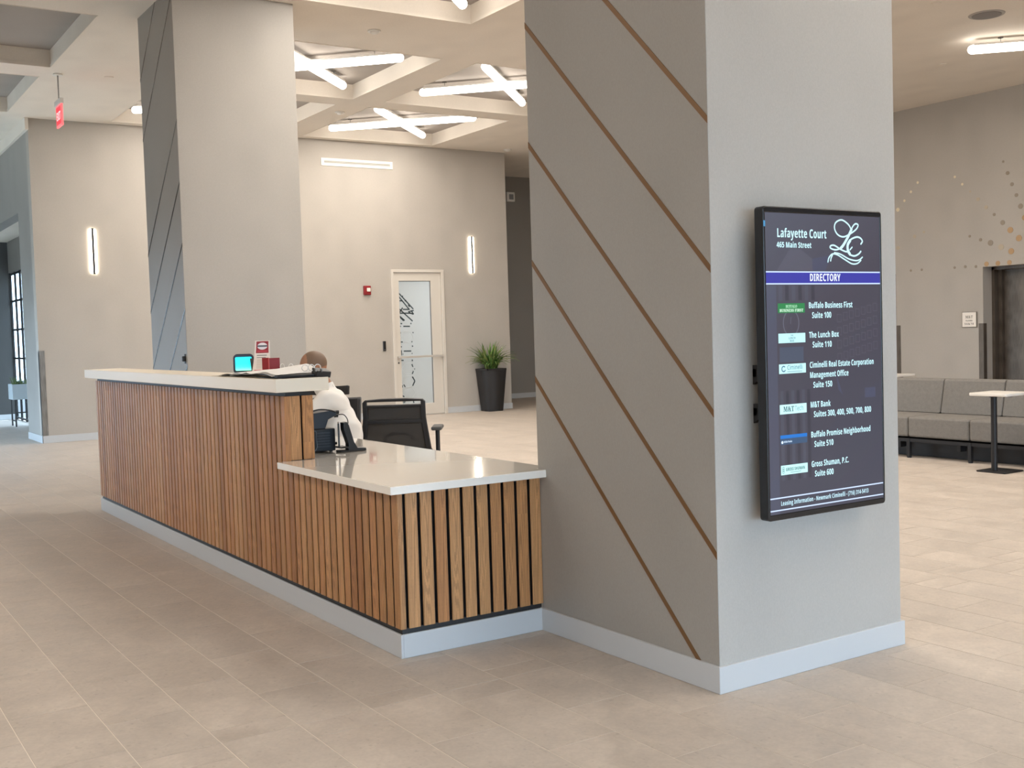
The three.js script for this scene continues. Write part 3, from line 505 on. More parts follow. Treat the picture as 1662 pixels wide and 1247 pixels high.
{ // planter box in the vestibule
  const p = thing('planter_box', 'planter box coloured as if in blue daylight, with green leaves on thin black legs by the vestibule window', 'planter', [3.27, 0, -21.2]);
  part(p, 'trough', [box(0, 0.36, 0.48, 0.75, -0.02, 0), box(0, 0.36, 0.48, 0.75, -0.45, -0.43), box(0, 0.02, 0.48, 0.75, -0.43, -0.02), box(0.34, 0.36, 0.48, 0.75, -0.43, -0.02), box(0.02, 0.34, 0.48, 0.5, -0.43, -0.02)], std(0.55, 0.62, 0.66));  // blue of the daylight put into the trough colour
  part(p, 'soil', box(0.02, 0.34, 0.68, 0.7, -0.43, -0.02), std(0.03, 0.022, 0.016));
  for (const [x, z] of [[0.04, -0.03], [0.32, -0.03], [0.04, -0.42], [0.32, -0.42]]) part(p, 'leg', bar([x, 0, z], [x, 0.48, z], 0.014), M.black);
  part(p, 'stretcher', [bar([0.04, 0.25, -0.03], [0.32, 0.25, -0.03], 0.01), bar([0.04, 0.1, -0.03], [0.04, 0.1, -0.42], 0.01), bar([0.32, 0.1, -0.03], [0.32, 0.1, -0.42], 0.01)], M.black);
  const q = [];
  for (let i = 0; i < 70; i++) { const a = rnd() * 7, x = 0.04 + rnd() * 0.28, z = -0.04 - rnd() * 0.36, L = 0.08 + rnd() * 0.12, y = 0.7; const dx = Math.cos(a), dz = Math.sin(a), w = 0.014; q.push(x - dz * w, y, z + dx * w, x + dz * w, y, z - dx * w, x + dx * L * 0.6, y + L, z + dz * L * 0.6); }
  const g = new THREE.BufferGeometry(); g.setAttribute('position', new THREE.Float32BufferAttribute(q, 3)); g.computeVertexNormals();
  tag(part(p, 'foliage', g, std(0.1, 0.15, 0.04, { side: THREE.DoubleSide })), null, null, null, 'stuff');
}

// ---------------------------------------------------------------- elevator wall
EZ.forEach(([z0, z1], i) => {
  const d = structGroup('door_' + (i + 2));
  part(d, 'shaft_wall', [box(15.16, 15.3, 0, 2.4, z0 - 0.3, z1 + 0.3)], M.charcoal);
  part(d, 'reveal', [box(XE + 0.2, 15.0, 0, EH, z0 - 0.1, z0), box(XE + 0.2, 15.0, 0, EH, z1, z1 + 0.1), box(XE + 0.2, 15.0, EH, EH + 0.1, z0 - 0.1, z1 + 0.1)], M.wall);
  part(d, 'door_frame', [rbox(14.96, 15.13, 0, EH, z0, z0 + 0.045, 0.003), rbox(14.96, 15.13, 0, EH, z1 - 0.045, z1, 0.003), rbox(14.96, 15.13, EH - 0.045, EH, z0, z1, 0.003)], M.bronze);
  part(d, 'jamb', [box(15.06, 15.15, 0, EH, z0 + 0.045, z0 + 0.1), box(15.06, 15.15, 0, EH, z1 - 0.1, z1 - 0.045)], M.bronze);
  const zm = (z0 + z1) / 2;
  part(d, 'door_panel', rbox(15.12, 15.16, 0.01, EH - 0.04, z0 + 0.09, zm - 0.003, 0.004), M.bronze);
  part(d, 'door_panel', rbox(15.12, 15.16, 0.01, EH - 0.04, zm + 0.003, z1 - 0.09, 0.004), M.bronze);
  part(d, 'threshold', box(XE, 15.16, -0.004, 0.004, z0, z1), M.bronze);
});
const guard = (z, s, label) => {
  const t = thing('corner_guard', label, 'corner guard', [XE, BH, z]);
  part(t, 'face_flange', box(-0.004, 0, 0, 1.215, 0, s * 0.075), M.bronze); part(t, 'side_flange', box(-0.004, 0.075, 0, 1.215, 0, -s * 0.004), M.bronze);
};
guard(EZ[0][0], -1, 'dark metal guard on the elevator wall corner just right of the white sign');
guard(EZ[1][1], 1, 'dark metal guard on the elevator wall, seen right against the near pillar');
{
  const t = thing('elevator_sign', 'square white sign lettered with floor numbers beside the elevator', 'sign', [XE, 1.272, -10.31]);
  part(t, 'backplate', rbox(-0.02, 0, -0.006, 0.222, -0.008, 0.238, 0.002), std(0.2, 0.18, 0.15));
  const tex = canvasTex(256, 240, (g, w, h) => { g.fillStyle = '#f2ece4'; g.fillRect(0, 0, w, h); text(g, 'M&T', w / 2, 100, 66, { fill: '#6d6a60', font: 'bold {} serif', align: 'center', width: 140 }); text(g, 'FLOORS', w / 2, 150, 34, { fill: '#4a463f', align: 'center', width: 130 }); text(g, '5 6 & 7 8', w / 2, 208, 46, { fill: '#4a423c', align: 'center', width: 170 }); });
  part(t, 'face', rbox(-0.024, -0.02, 0, 0.216, 0, 0.23, 0.001), M.white);
  part(t, 'lettering', new THREE.PlaneGeometry(0.226, 0.212).rotateY(-Math.PI / 2).translate(-0.0246, 0.108, 0.115), new THREE.MeshStandardMaterial({ map: tex, roughness: 0.6 }));
}
{ // round metal dots that fan out over the elevator wall
  const t = thing('wall_dots', 'fan of small round metallic dots scattered over the elevator wall', 'wall decoration', [XE, 0, -10]);
  const mats = { c: std(0.75, 0.66, 0.48, { roughness: 0.5 }), g: std(0.30, 0.255, 0.2, { metalness: 0.3, roughness: 0.5 }), o: std(0.42, 0.27, 0.14, { metalness: 0.3, roughness: 0.45 }), t: std(0.47, 0.40, 0.30, { roughness: 0.5 }) };
  const rays = ['c 3.517 -11.075 .02|3.39 -11.202 .02|3.266 -11.323 .02|3.14 -11.449 .031|3.015 -11.556 .03', 'c 3.517 -10.423 .019|3.392 -10.298 .019', 't 3.268 -10.167 .017|3.139 -10.039 .029|3.01 -9.91 .03', 'g 3.63 -9.63 .018|3.458 -9.564 .028|3.29 -9.497 .028|3.128 -9.431 .028', 'g 2.964 -9.368 .038', 'o 2.797 -9.309 .039', 'g 2.89 -9.781 .023|2.761 -9.649 .036', 'o 2.643 -9.53 .044|2.516 -9.398 .045', 'g 2.612 -10.184 .02|2.545 -10.006 .025|2.486 -9.846 .042', 't 2.412 -9.678 .044', 'o 2.34 -9.519 .044', 't 2.748 -10.975 .021|2.694 -11.144 .029|2.54 -11.456 .031', 'g 2.166 -10.445 .02|2.168 -10.264 .022|2.158 -10.087 .022|2.171 -11.222 .02|2.171 -11.023 .02', 'o 2.184 -9.913 .036|2.182 -9.731 .036|2.182 -9.549 .035'];
  for (const r of rays) for (const q of r.slice(2).split('|')) {
    const [y, z, rad] = q.split(' ').map(Number);
    part(t, 'dot', cyl(rad, rad, 0.004, 0, 0, 0, 24).rotateZ(Math.PI / 2).translate(0, y, z + 10), mats[r[0]]);
  }
}

// ---------------------------------------------------------------- seating
{
  const t = thing('sofa', 'long grey upholstered bench sofa with high back and black metal legs', 'sofa', [9.5, 0, -6.595]);
  const M5 = 0.702, seat = rbox(0, 0.62, 0.215, 0.42, 0.003, M5 - 0.003, 0.025, 3);
  const prof = [[0.53, 0.425], [0.60, 0.755], [0.62, 0.775], [0.735, 0.775], [0.755, 0.755], [0.70, 0.425]];
  const back = extrude(prof, M5 - 0.008, 0.012).translate(0, 0, 0.004);
  for (let i = -3; i < 3; i++) {
    part(t, 'seat', seat, M.sofa).position.z = i * M5; part(t, 'backrest', back, M.sofa).position.z = i * M5;
    part(t, 'power_box', rbox(0.1, 0.19, 0.09, 0.16, 0.5, 0.54, 0.005), M.black).position.z = i * M5;
  }
  for (let i = -3; i <= 3; i++) for (const x of [0.02, 0.68]) part(t, 'leg', [rbox(x - 0.015, x + 0.025, 0.012, 0.2, -0.018, 0.018, 0.003), cyl(0.022, 0.022, 0.014, x + 0.005, 0, 0, 14)], M.blackMetal).position.z = i * M5;
  part(t, 'base_frame', [box(0.01, 0.05, 0.165, 0.214, -3 * M5, 3 * M5), box(0.6, 0.7, 0.165, 0.214, -3 * M5, 3 * M5), box(0.01, 0.72, 0.2, 0.2145, -3 * M5, 3 * M5), box(0.7, 0.73, 0.2, 0.43, -3 * M5, 3 * M5)], M.blackMetal);
  part(t, 'rear_panel', box(0.2, 0.212, 0.004, 0.165, -3 * M5, 3 * M5), M.black);
}
{
  const mk = (label, p, turn) => {
    const t = thing('cafe_table', label, 'table', p, turn), s = 0.19;
    part(t, 'tabletop', plate(roundRect(-s, s, -s, s, 0.035), 0.695, 0.722, 0.006), M.tableTop);
    part(t, 'column', cyl(0.027, 0.027, 0.67, -0.05, 0.012, -0.02), M.blackMetal);
    part(t, 'base_plate', plate(roundRect(-0.145, 0.145, -0.145, 0.145, 0.012), 0.002, 0.014, 0.003), M.blackMetal);
    part(t, 'spider', [box(-0.12, 0.12, 0.682, 0.695, -0.02, 0.02), box(-0.02, 0.02, 0.682, 0.695, -0.12, 0.12)], M.blackMetal);
    return t;
  };
  const a = mk('square white cafe table on a black pedestal in front of the grey sofa', [9.175, 0, -6.055], 0);
  copy(a, 'square white cafe table behind the sofa, its corner showing beside the near pillar', [11.72, 0, -9.19], 0);
}

// ---------------------------------------------------------------- office chairs
function chairBase(t, h) {
  part(t, 'column', [cyl(0.028, 0.028, 0.16, 0, 0.1, 0), cyl(0.018, 0.018, h - 0.32, 0, 0.25, 0)], M.blackMetal);
  for (let k = 0; k < 5; k++) {
    const a = k * Math.PI * 0.4 + 0.3, c = Math.cos(a), s = Math.sin(a);
    part(t, 'base_leg', bar([0.02 * c, 0.12, 0.02 * s], [0.3 * c, 0.075, 0.3 * s], 0.018), M.black);
    part(t, 'caster', [cyl(0.028, 0.028, 0.02, 0, -0.01, 0, 16).rotateX(Math.PI / 2).translate(0, 0.028, 0.015), cyl(0.028, 0.028, 0.02, 0, -0.01, 0, 16).rotateX(Math.PI / 2).translate(0, 0.028, -0.015), cyl(0.008, 0.008, 0.05, 0, 0.03, 0, 8)].map((g) => (g.index ? g.toNonIndexed() : g).translate(0.3 * c, 0, 0.3 * s)), M.black);
  }
  part(t, 'mechanism', rbox(-0.08, 0.08, h - 0.1, h - 0.045, -0.12, 0.1, 0.015), M.black);
}
{ // empty chair, seen from behind; it faces its own +z
  const p = thing('office_chair', 'empty black mesh back office chair behind the low counter', 'chair', [4.01, 0, -7.86], 0), h = 0.46;
  p.rotation.y = Math.atan2(0.545, -0.838);
  chairBase(p, h);
  part(p, 'seat', rbox(-0.25, 0.25, h - 0.045, h + 0.03, -0.22, 0.26, 0.03, 4), std(0.025, 0.025, 0.028, { roughness: 0.95 }));
  const wT = 0.241, wB = 0.277, y0 = 0.49, y1 = 0.92, yy = (y, m) => { const k = (y - y0) / (y1 - y0), w = wB + (wT - wB) * Math.min(1, k * 1.5) - m; return w; };
  const hole = (a, b, m) => [[-yy(a, m), a], [yy(a, m), a], [yy(b, m), b], [-yy(b, m), b]];
  const outline = [[-wB + 0.02, y0], [wB - 0.02, y0], [wB, y0 + 0.02], [yy(0.7, 0), 0.7], [wT, 0.78], [wT, y1 - 0.025], [wT - 0.02, y1 - 0.005], [wT * 0.4, y1 + 0.004], [-wT * 0.4, y1 + 0.004], [-wT + 0.02, y1 - 0.005], [-wT, y1 - 0.025], [-wT, 0.78], [-yy(0.7, 0), 0.7], [-wB, y0 + 0.02]];
  const holes = [hole(y1 - 0.045, y1 - 0.02, 0.035), hole(0.758, y1 - 0.066, 0.04), hole(0.53, 0.728, 0.042)], lean = (g) => g.translate(0, -0.5, 0).rotateX(-0.12).translate(0, 0.5, -0.24);
  part(p, 'backrest_frame', lean(extrude(outline, 0.034, 0.007, holes)), M.black);
  const mesh = new THREE.MeshStandardMaterial({ color: new THREE.Color().setRGB(0.045, 0.043, 0.042), roughness: 0.9, transparent: true, opacity: 0.86, side: THREE.DoubleSide });
  for (const q of holes.slice(1)) part(p, 'mesh_panel', lean(extrude(q, 0.002).translate(0, 0, 0.016)), mesh);
  part(p, 'lumbar_bar', [lean(rbox(0.02, 0.17, 0.797, 0.805, 0.03, 0.036, 0.002)), lean(tube([[-0.15, 0.58, 0.04], [-0.1, 0.63, 0.05], [-0.02, 0.645, 0.055], [0.06, 0.625, 0.05], [0.1, 0.56, 0.045]], 0.012))], M.black);
  part(p, 'back_support', bar([0, h - 0.07, -0.12], [0, 0.56, -0.27], 0.025), M.black);
  for (const s of [-1, 1]) { const a = part(p, 'armrest', [bar([s * 0.25, h - 0.05, -0.02], [s * 0.31, h + 0.02, -0.02], 0.018), bar([s * 0.31, h + 0.0, -0.02], [s * 0.31, 0.66, -0.02], 0.018)], M.black); part(a, 'arm_pad', rbox(s * 0.31 - 0.042, s * 0.31 + 0.042, 0.655, 0.685, -0.14, 0.12, 0.013, 3), std(0.1, 0.1, 0.1)); }
}
const PERSON = [3.228, 0, -7.217], PTURN = Math.atan2(-0.87, -0.49);
{ // the occupied chair
  const p = thing('office_chair', 'black office chair with a headrest behind the seated man', 'chair', [3.095, 0, -7.345], -0.8), h = 0.45;
  chairBase(p, h);
  part(p, 'seat', rbox(-0.25, 0.25, h - 0.05, h + 0.02, -0.22, 0.24, 0.03, 4), std(0.03, 0.03, 0.033, { roughness: 0.95 }));
  const back = (y0, y1, w, zc, t) => { const sec = []; for (let i = 0; i <= 10; i++) { const a = i / 10 * 2 - 1; sec.push([a * w, zc + 0.05 * a * a]); } for (let i = 10; i >= 0; i--) { const a = i / 10 * 2 - 1; sec.push([a * w, zc - t + 0.05 * a * a]); } return plate(sec, y0, y1, 0.006); };
  const lean = (g) => g.translate(0, -0.5, 0).rotateX(-0.14).translate(0, 0.5, 0);
  part(p, 'backrest', lean(back(0.5, 0.985, 0.235, -0.215, 0.03)), std(0.03, 0.03, 0.033, { roughness: 0.9 }));
  part(p, 'back_shell', lean(back(0.52, 1.0, 0.245, -0.246, 0.02)), std(0.16, 0.16, 0.165, { roughness: 0.35 }));
  part(p, 'headrest', lean(back(1.02, 1.085, 0.15, -0.235, 0.035)), M.black);
  part(p, 'back_support', [lean(bar([0, 0.9, -0.27], [0, 1.04, -0.265], 0.012)), bar([0, h - 0.07, -0.1], [0, 0.54, -0.26], 0.025)], M.black);
  for (const s of [-1, 1]) part(p, 'armrest', [bar([s * 0.24, h - 0.05, -0.1], [s * 0.3, h + 0.02, -0.1], 0.016), bar([s * 0.3, h, -0.1], [s * 0.3, 0.63, -0.1], 0.016), rbox(s * 0.3 - 0.035, s * 0.3 + 0.035, 0.628, 0.655, -0.19, -0.0, 0.012, 3)], M.black);
}

// ---------------------------------------------------------------- things on the low counter
const YL = 0.761;
{
  let t = thing('equipment_box', 'black slatted equipment box on the low counter beside the wooden end panel', 'box', [2.33, YL, -5.79], -0.05);
  part(t, 'casing', rbox(0, 0.222, 0.006, 0.132, -0.2, 0, 0.006), std(0.022, 0.027, 0.035, { roughness: 0.5 }));
  for (let i = 0; i < 6; i++) for (const x of [0.02, 0.115]) part(t, 'vent_slat', rbox(x, x + 0.075, 0.03 + i * 0.015, 0.037 + i * 0.015, -0.002, 0.004, 0.0015), std(0.045, 0.055, 0.07, { roughness: 0.4 }));
  part(t, 'foot', [0.02, 0.2].flatMap((x) => [-0.02, -0.18].map((z) => cyl(0.01, 0.01, 0.008, x, 0, z, 12).toNonIndexed())), M.black);
  part(t, 'knob', cyl(0.008, 0.008, 0.014, 0, 0, 0, 12).rotateZ(-Math.PI / 2).translate(0.222, 0.045, -0.02), M.black);
  t = thing('desk_phone', 'dark desk phone with a cord lying on top of the slatted box', 'phone', [2.33, YL + 0.1325, -5.79], -0.05);
  part(t, 'body', uvBox(extrude([[0, 0], [0.165, 0], [0.185, 0.05], [0.235, 0.072], [0.232, 0.094], [0.2, 0.1], [0, 0.078]], 0.19, 0.004).translate(0, 0, -0.19)), std(0.022, 0.03, 0.045, { roughness: 0.35 }));
  part(t, 'handset', [rbox(0.02, 0.075, 0.084, 0.108, -0.06, -0.01, 0.012, 3), rbox(0.005, 0.06, 0.083, 0.108, -0.18, -0.13, 0.012, 3), rbox(0.02, 0.055, 0.097, 0.118, -0.17, -0.02, 0.009, 3)], M.black);
  part(t, 'knob', [cyl(0.011, 0.011, 0.025, 0, 0, 0, 14).rotateZ(-Math.PI / 2).translate(0.228, 0.087, -0.02), cyl(0.009, 0.009, 0.02, 0, 0, 0, 14).rotateZ(-Math.PI / 2).translate(0.232, 0.066, -0.03)], M.black);
  part(t, 'cord', [tube([[0.08, 0.095, -0.02], [0.13, 0.108, -0.005], [0.2, 0.1, 0.005], [0.225, 0.09, 0.004]], 0.004), tube([[0.24, 0.072, -0.02], [0.275, 0.072, 0.0], [0.295, 0.045, 0.005], [0.298, 0.02, 0.006]], 0.0028)], M.black);
  t = thing('hanging_cable', 'thin dark cable dropping from the raised counter to the desk phone', 'cable', [2.378, 1.125, -5.76]);
  part(t, 'cord', tube([[0, 0, 0], [0.002, -0.08, 0], [0.008, -0.155, 0], [0.012, -0.19, -0.001]], 0.0035, 30), std(0.25, 0.27, 0.3));
  part(t, 'plug', [cyl(0.006, 0.016, 0.03, 0.012, -0.215, 0, 14), rbox(-0.012, 0.036, -0.24, -0.212, -0.012, 0.012, 0.006)], M.blackGloss);
  part(t, 'lower_cord', tube([[0.034, -0.236, 0.002], [0.044, -0.24, 0.01], [0.046, -0.28, 0.012], [0.048, -0.33, 0.012], [0.03, -0.349, 0.014], [-0.01, -0.357, 0.014]], 0.0028, 50), std(0.12, 0.14, 0.16));
  t = thing('tablet_stand', 'black tablet propped on a slanted stand beside the slatted box', 'tablet stand', [2.6, YL, -5.72]);
  part(t, 'tablet', rbox(-0.005, 0.005, 0.03, 0.165, -0.06, 0.06, 0.004).rotateY(-0.42).translate(-0.045, 0, -0.02), M.blackGloss);
  part(t, 'support', uvBox(extrude([[-0.034, 0.165], [-0.012, 0.168], [0.0, 0.15], [0.028, 0.055], [0.048, 0.02], [0.1, 0.016], [0.102, 0], [0.0, 0], [-0.008, 0.012], [-0.006, 0.045], [-0.032, 0.125]], 0.05, 0.004).translate(0, 0, -0.025)), std(0.018, 0.022, 0.028, { roughness: 0.4 }));
  part(t, 'foot', plate(roundRect(-0.06, 0.02, -0.05, 0.03, 0.02), 0, 0.01, 0.003), M.black);
  part(t, 'ledge', rbox(-0.055, -0.005, 0.022, 0.031, -0.06, 0.03, 0.003), M.black);
}
// ---------------------------------------------------------------- things on the raised counter
const YH = 1.1955;
{
  let t = thing('smart_display', 'small rounded black display with a glowing turquoise screen on the raised counter', 'display', [2.335, YH, -6.62], -0.34);
  const out = roundRect(-0.062, 0.062, 0, 0.122, 0.026, 8), inn = roundRect(-0.05, 0.049, 0.02, 0.104, 0.008, 4);
  part(t, 'casing', extrude(out, 0.05, 0.004, [inn]).translate(0, 0, -0.05), std(0.01, 0.012, 0.03, { roughness: 0.35 }));
  part(t, 'back_cover', extrude(roundRect(-0.055, 0.055, 0.01, 0.115, 0.022, 8), 0.02, 0.004).translate(0, 0, -0.06), M.black);
  const tex = canvasTex(128, 112, (g, w, h) => { const q = g.createLinearGradient(0, 0, 0, h); q.addColorStop(0, '#00e4ff'); q.addColorStop(0.5, '#08eefa'); q.addColorStop(0.75, '#40fff0'); q.addColorStop(1, '#9affd0'); g.fillStyle = q; g.fillRect(0, 0, w, h); g.fillStyle = 'rgba(0,180,190,0.5)'; for (let i = 0; i < 9; i++) g.fillRect(14 + i * 11, 64 + (i * 37 % 11), 5, 16); });
  part(t, 'screen_panel', new THREE.PlaneGeometry(0.1, 0.086).translate(0, 0.062, -0.006), new THREE.MeshStandardMaterial({ color: 0x000000, emissive: 0xffffff, emissiveMap: tex, emissiveIntensity: 1.0, roughness: 0.3 }));

  t = thing('grey_holder', 'small dark grey curved holder between the turquoise display and the tall leaflet', 'holder', [2.352, YH, -6.47]);
  part(t, 'shell', new THREE.CylinderGeometry(0.03, 0.02, 0.09, 20, 1, true, 0, Math.PI * 1.3).translate(0, 0.05, 0), std(0.1, 0.1, 0.095, { roughness: 0.3, side: THREE.DoubleSide }));
  part(t, 'foot', cyl(0.022, 0.021, 0.008, 0, 0, 0), std(0.1, 0.1, 0.095));

  t = thing('leaflet', 'tall white leaflet with a red printed top standing behind the papers', 'leaflet', [2.352, YH, -6.36], -0.34);
  const lt = canvasTex(160, 320, (g, w, h) => { g.fillStyle = '#f3e8de'; g.fillRect(0, 0, w, h); g.fillStyle = '#a01c28'; g.fillRect(14, 6, w - 28, 112); g.fillStyle = '#f7eff0'; g.beginPath(); g.ellipse(w / 2, 52, 54, 34, 0, 0, 7); g.fill(); g.fillStyle = '#5a5f66'; g.fillRect(26, 44, w - 52, 15); g.fillStyle = '#e9e4ec'; g.fillRect(36, 62, w - 72, 12); g.fillStyle = '#e0505a'; g.fillRect(26, 96, w - 52, 8); g.fillStyle = '#8a8680'; g.fillRect(26, 136, w - 60, 8); g.fillRect(26, 158, w - 70, 6); g.fillStyle = '#bdb5ac'; for (let i = 0; i < 6; i++) g.fillRect(30, 182 + i * 15, w - 66 - (i % 3) * 14, 4); g.fillStyle = '#d0606a'; g.fillRect(16, 276, w - 60, 22); });
  const lf = new THREE.PlaneGeometry(0.085, 0.2, 6, 12), lp = lf.attributes.position;
  for (let i = 0; i < lp.count; i++) { const y = lp.getY(i) + 0.1, k = Math.min(1, y / 0.2), s = 1 + 0.42 * (1 - k) ** 2; lp.setXYZ(i, lp.getX(i) * s + 0.012 * k, y * 0.995 + 0.001, 0.055 * (1 - k) ** 2.2 - 0.03); }
  lf.computeVertexNormals();
  part(t, 'sheet', lf, new THREE.MeshStandardMaterial({ map: lt, roughness: 0.5, side: THREE.DoubleSide }));
  part(t, 'prop', box(-0.02, 0.02, 0.0, 0.12, -0.045, -0.043).rotateX(0.05), M.paper);

  t = thing('red_card', 'folded dark red card standing open behind the papers', 'card', [2.338, YH, -6.2], -0.42);
  part(t, 'cover', [rbox(-0.044, 0, 0, 0.1, -0.0015, 0.0015, 0.001).rotateY(-0.45), rbox(0, 0.064, -0.0, 0.098, -0.0015, 0.0015, 0.001).rotateY(0.3)], M.red);
  part(t, 'spine', cyl(0.003, 0.003, 0.099, 0, 0.0, 0, 10), std(0.55, 0.12, 0.12));

  t = thing('ring_binder', 'open black ring binder with curled white pages at the near end of the raised counter', 'binder', [2.10, YH, -5.475]);
  part(t, 'cover', [rbox(0.04, 0.27, 0, 0.004, -0.4, -0.01, 0.0015), rbox(0.02, 0.275, 0.0, 0.012, -0.3, -0.025, 0.004).rotateX(0.04).translate(0, 0.004, 0), rbox(0.225, 0.305, 0.012, 0.045, -0.075, 0.0, 0.004).rotateZ(-0.1).rotateX(0.25).translate(0, 0.011, 0)], M.black);
  part(t, 'clip', [box(0.22, 0.226, 0.03, 0.046, -0.012, 0.002), box(0.25, 0.256, 0.026, 0.042, -0.01, 0.004)], M.steel);
  for (let i = 0; i < 3; i++) part(t, 'ring', new THREE.TorusGeometry(0.016, 0.0024, 8, 24).rotateY(-0.3).translate(0.185 + i * 0.036, 0.05, -0.06), std(0.85, 0.83, 0.8, { roughness: 0.3 }));

  for (let k = 0; k < 3; k++) {
    const nx = 8, nz = 40, g = new THREE.PlaneGeometry(1, 1, nx, nz), p = g.attributes.position;
    for (let i = 0; i < p.count; i++) {
      const u = p.getX(i) + 0.5, v = p.getY(i) + 0.5;         // v runs away from the near end
      const z = -0.04 - v * (0.98 - k * 0.12) - (u - 0.5) * 0.05 * k, x = 0.002 + k * 0.004 + u * 0.266;
      const hump = 0.048 * Math.exp(-(((v - 0.2) / 0.17) ** 2)) + 0.026 * Math.exp(-(((v - 0.6) / 0.2) ** 2)), y = 0.006 + 0.003 * k + hump * (0.45 + 0.55 * u) + 0.012 * (1 - v) * u + 0.003 * Math.sin(v * 19 + u * 5 + k);
      p.setXYZ(i, x, y * (v > 0.93 ? (1 - v) / 0.07 * 0.8 + 0.2 : 1), z);
    }
    g.computeVertexNormals(); part(t, 'page', uvBox(g.translate(0, 0, -0.025)), M.paper);
  }
  for (const i of [0, 1]) part(t, 'ring', new THREE.TorusGeometry(0.016, 0.002, 8, 20).rotateY(0.4).translate(0.175 + i * 0.022, 0.054, -0.355 + i * 0.07), std(0.75, 0.73, 0.7, { roughness: 0.3 }));
}

// ---------------------------------------------------------------- the seated man
const dCap = (p, a, b, ra, rb) => { const bx = b[0] - a[0], by = b[1] - a[1], bz = b[2] - a[2], px = p[0] - a[0], py = p[1] - a[1], pz = p[2] - a[2]; let h = (px * bx + py * by + pz * bz) / (bx * bx + by * by + bz * bz); h = h < 0 ? 0 : h > 1 ? 1 : h; return Math.hypot(px - bx * h, py - by * h, pz - bz * h) - (ra + (rb - ra) * h); };
const dEll = (p, c, r) => { const x = (p[0] - c[0]) / r[0], y = (p[1] - c[1]) / r[1], z = (p[2] - c[2]) / r[2], k = Math.hypot(x, y, z), m = Math.hypot(x / r[0], y / r[1], z / r[2]); return m < 1e-9 ? -Math.min(...r) : k * (k - 1) / m; };
const smin = (a, b, k) => { const h = Math.max(k - Math.abs(a - b), 0) / k; return Math.min(a, b) - h * h * k * 0.25; };
function sdfMesh(f, c, half, n, color) {
  const mc = new MarchingCubes(n, M.black, false, false, 120000); mc.isolation = 0;
  const hs = n / 2;
  for (let k = 0; k < n; k++) for (let j = 0; j < n; j++) for (let i = 0; i < n; i++) mc.field[i + j * n + k * n * n] = -f([c[0] + (i - hs) / hs * half, c[1] + (j - hs) / hs * half, c[2] + (k - hs) / hs * half]);
  mc.update();
  const pos = new Float32Array(mc.count * 3), nor = new Float32Array(mc.count * 3), col = new Float32Array(mc.count * 3), e = half / n;
  for (let i = 0; i < mc.count; i++) {
    const p = [0, 1, 2].map((q) => mc.positionArray[i * 3 + q] * half + c[q]);
    const g = [f([p[0] + e, p[1], p[2]]) - f([p[0] - e, p[1], p[2]]), f([p[0], p[1] + e, p[2]]) - f([p[0], p[1] - e, p[2]]), f([p[0], p[1], p[2] + e]) - f([p[0], p[1], p[2] - e])], L = Math.hypot(...g) || 1;
    pos.set(p, i * 3); nor.set(g.map((v) => v / L), i * 3); col.set(color ? color(p) : [1, 1, 1], i * 3);
  }
  const a = V().fromArray(pos, 0), b = V().fromArray(pos, 3), d = V().fromArray(pos, 6), nn = b.sub(a).cross(d.sub(a));
  const flip = nn.dot(V().fromArray(nor, 0)) < 0;
  if (flip) for (let i = 0; i < mc.count; i += 3) for (let q = 0; q < 3; q++) { const u = (i + 1) * 3 + q, w = (i + 2) * 3 + q; [pos[u], pos[w]] = [pos[w], pos[u]]; [nor[u], nor[w]] = [nor[w], nor[u]]; [col[u], col[w]] = [col[w], col[u]]; }
  const g = new THREE.BufferGeometry(); g.setAttribute('position', new THREE.BufferAttribute(pos, 3)); g.setAttribute('normal', new THREE.BufferAttribute(nor, 3)); g.setAttribute('color', new THREE.BufferAttribute(col, 3)); g.setAttribute('uv', new THREE.BufferAttribute(new Float32Array(mc.count * 2), 2));
  return g;
}
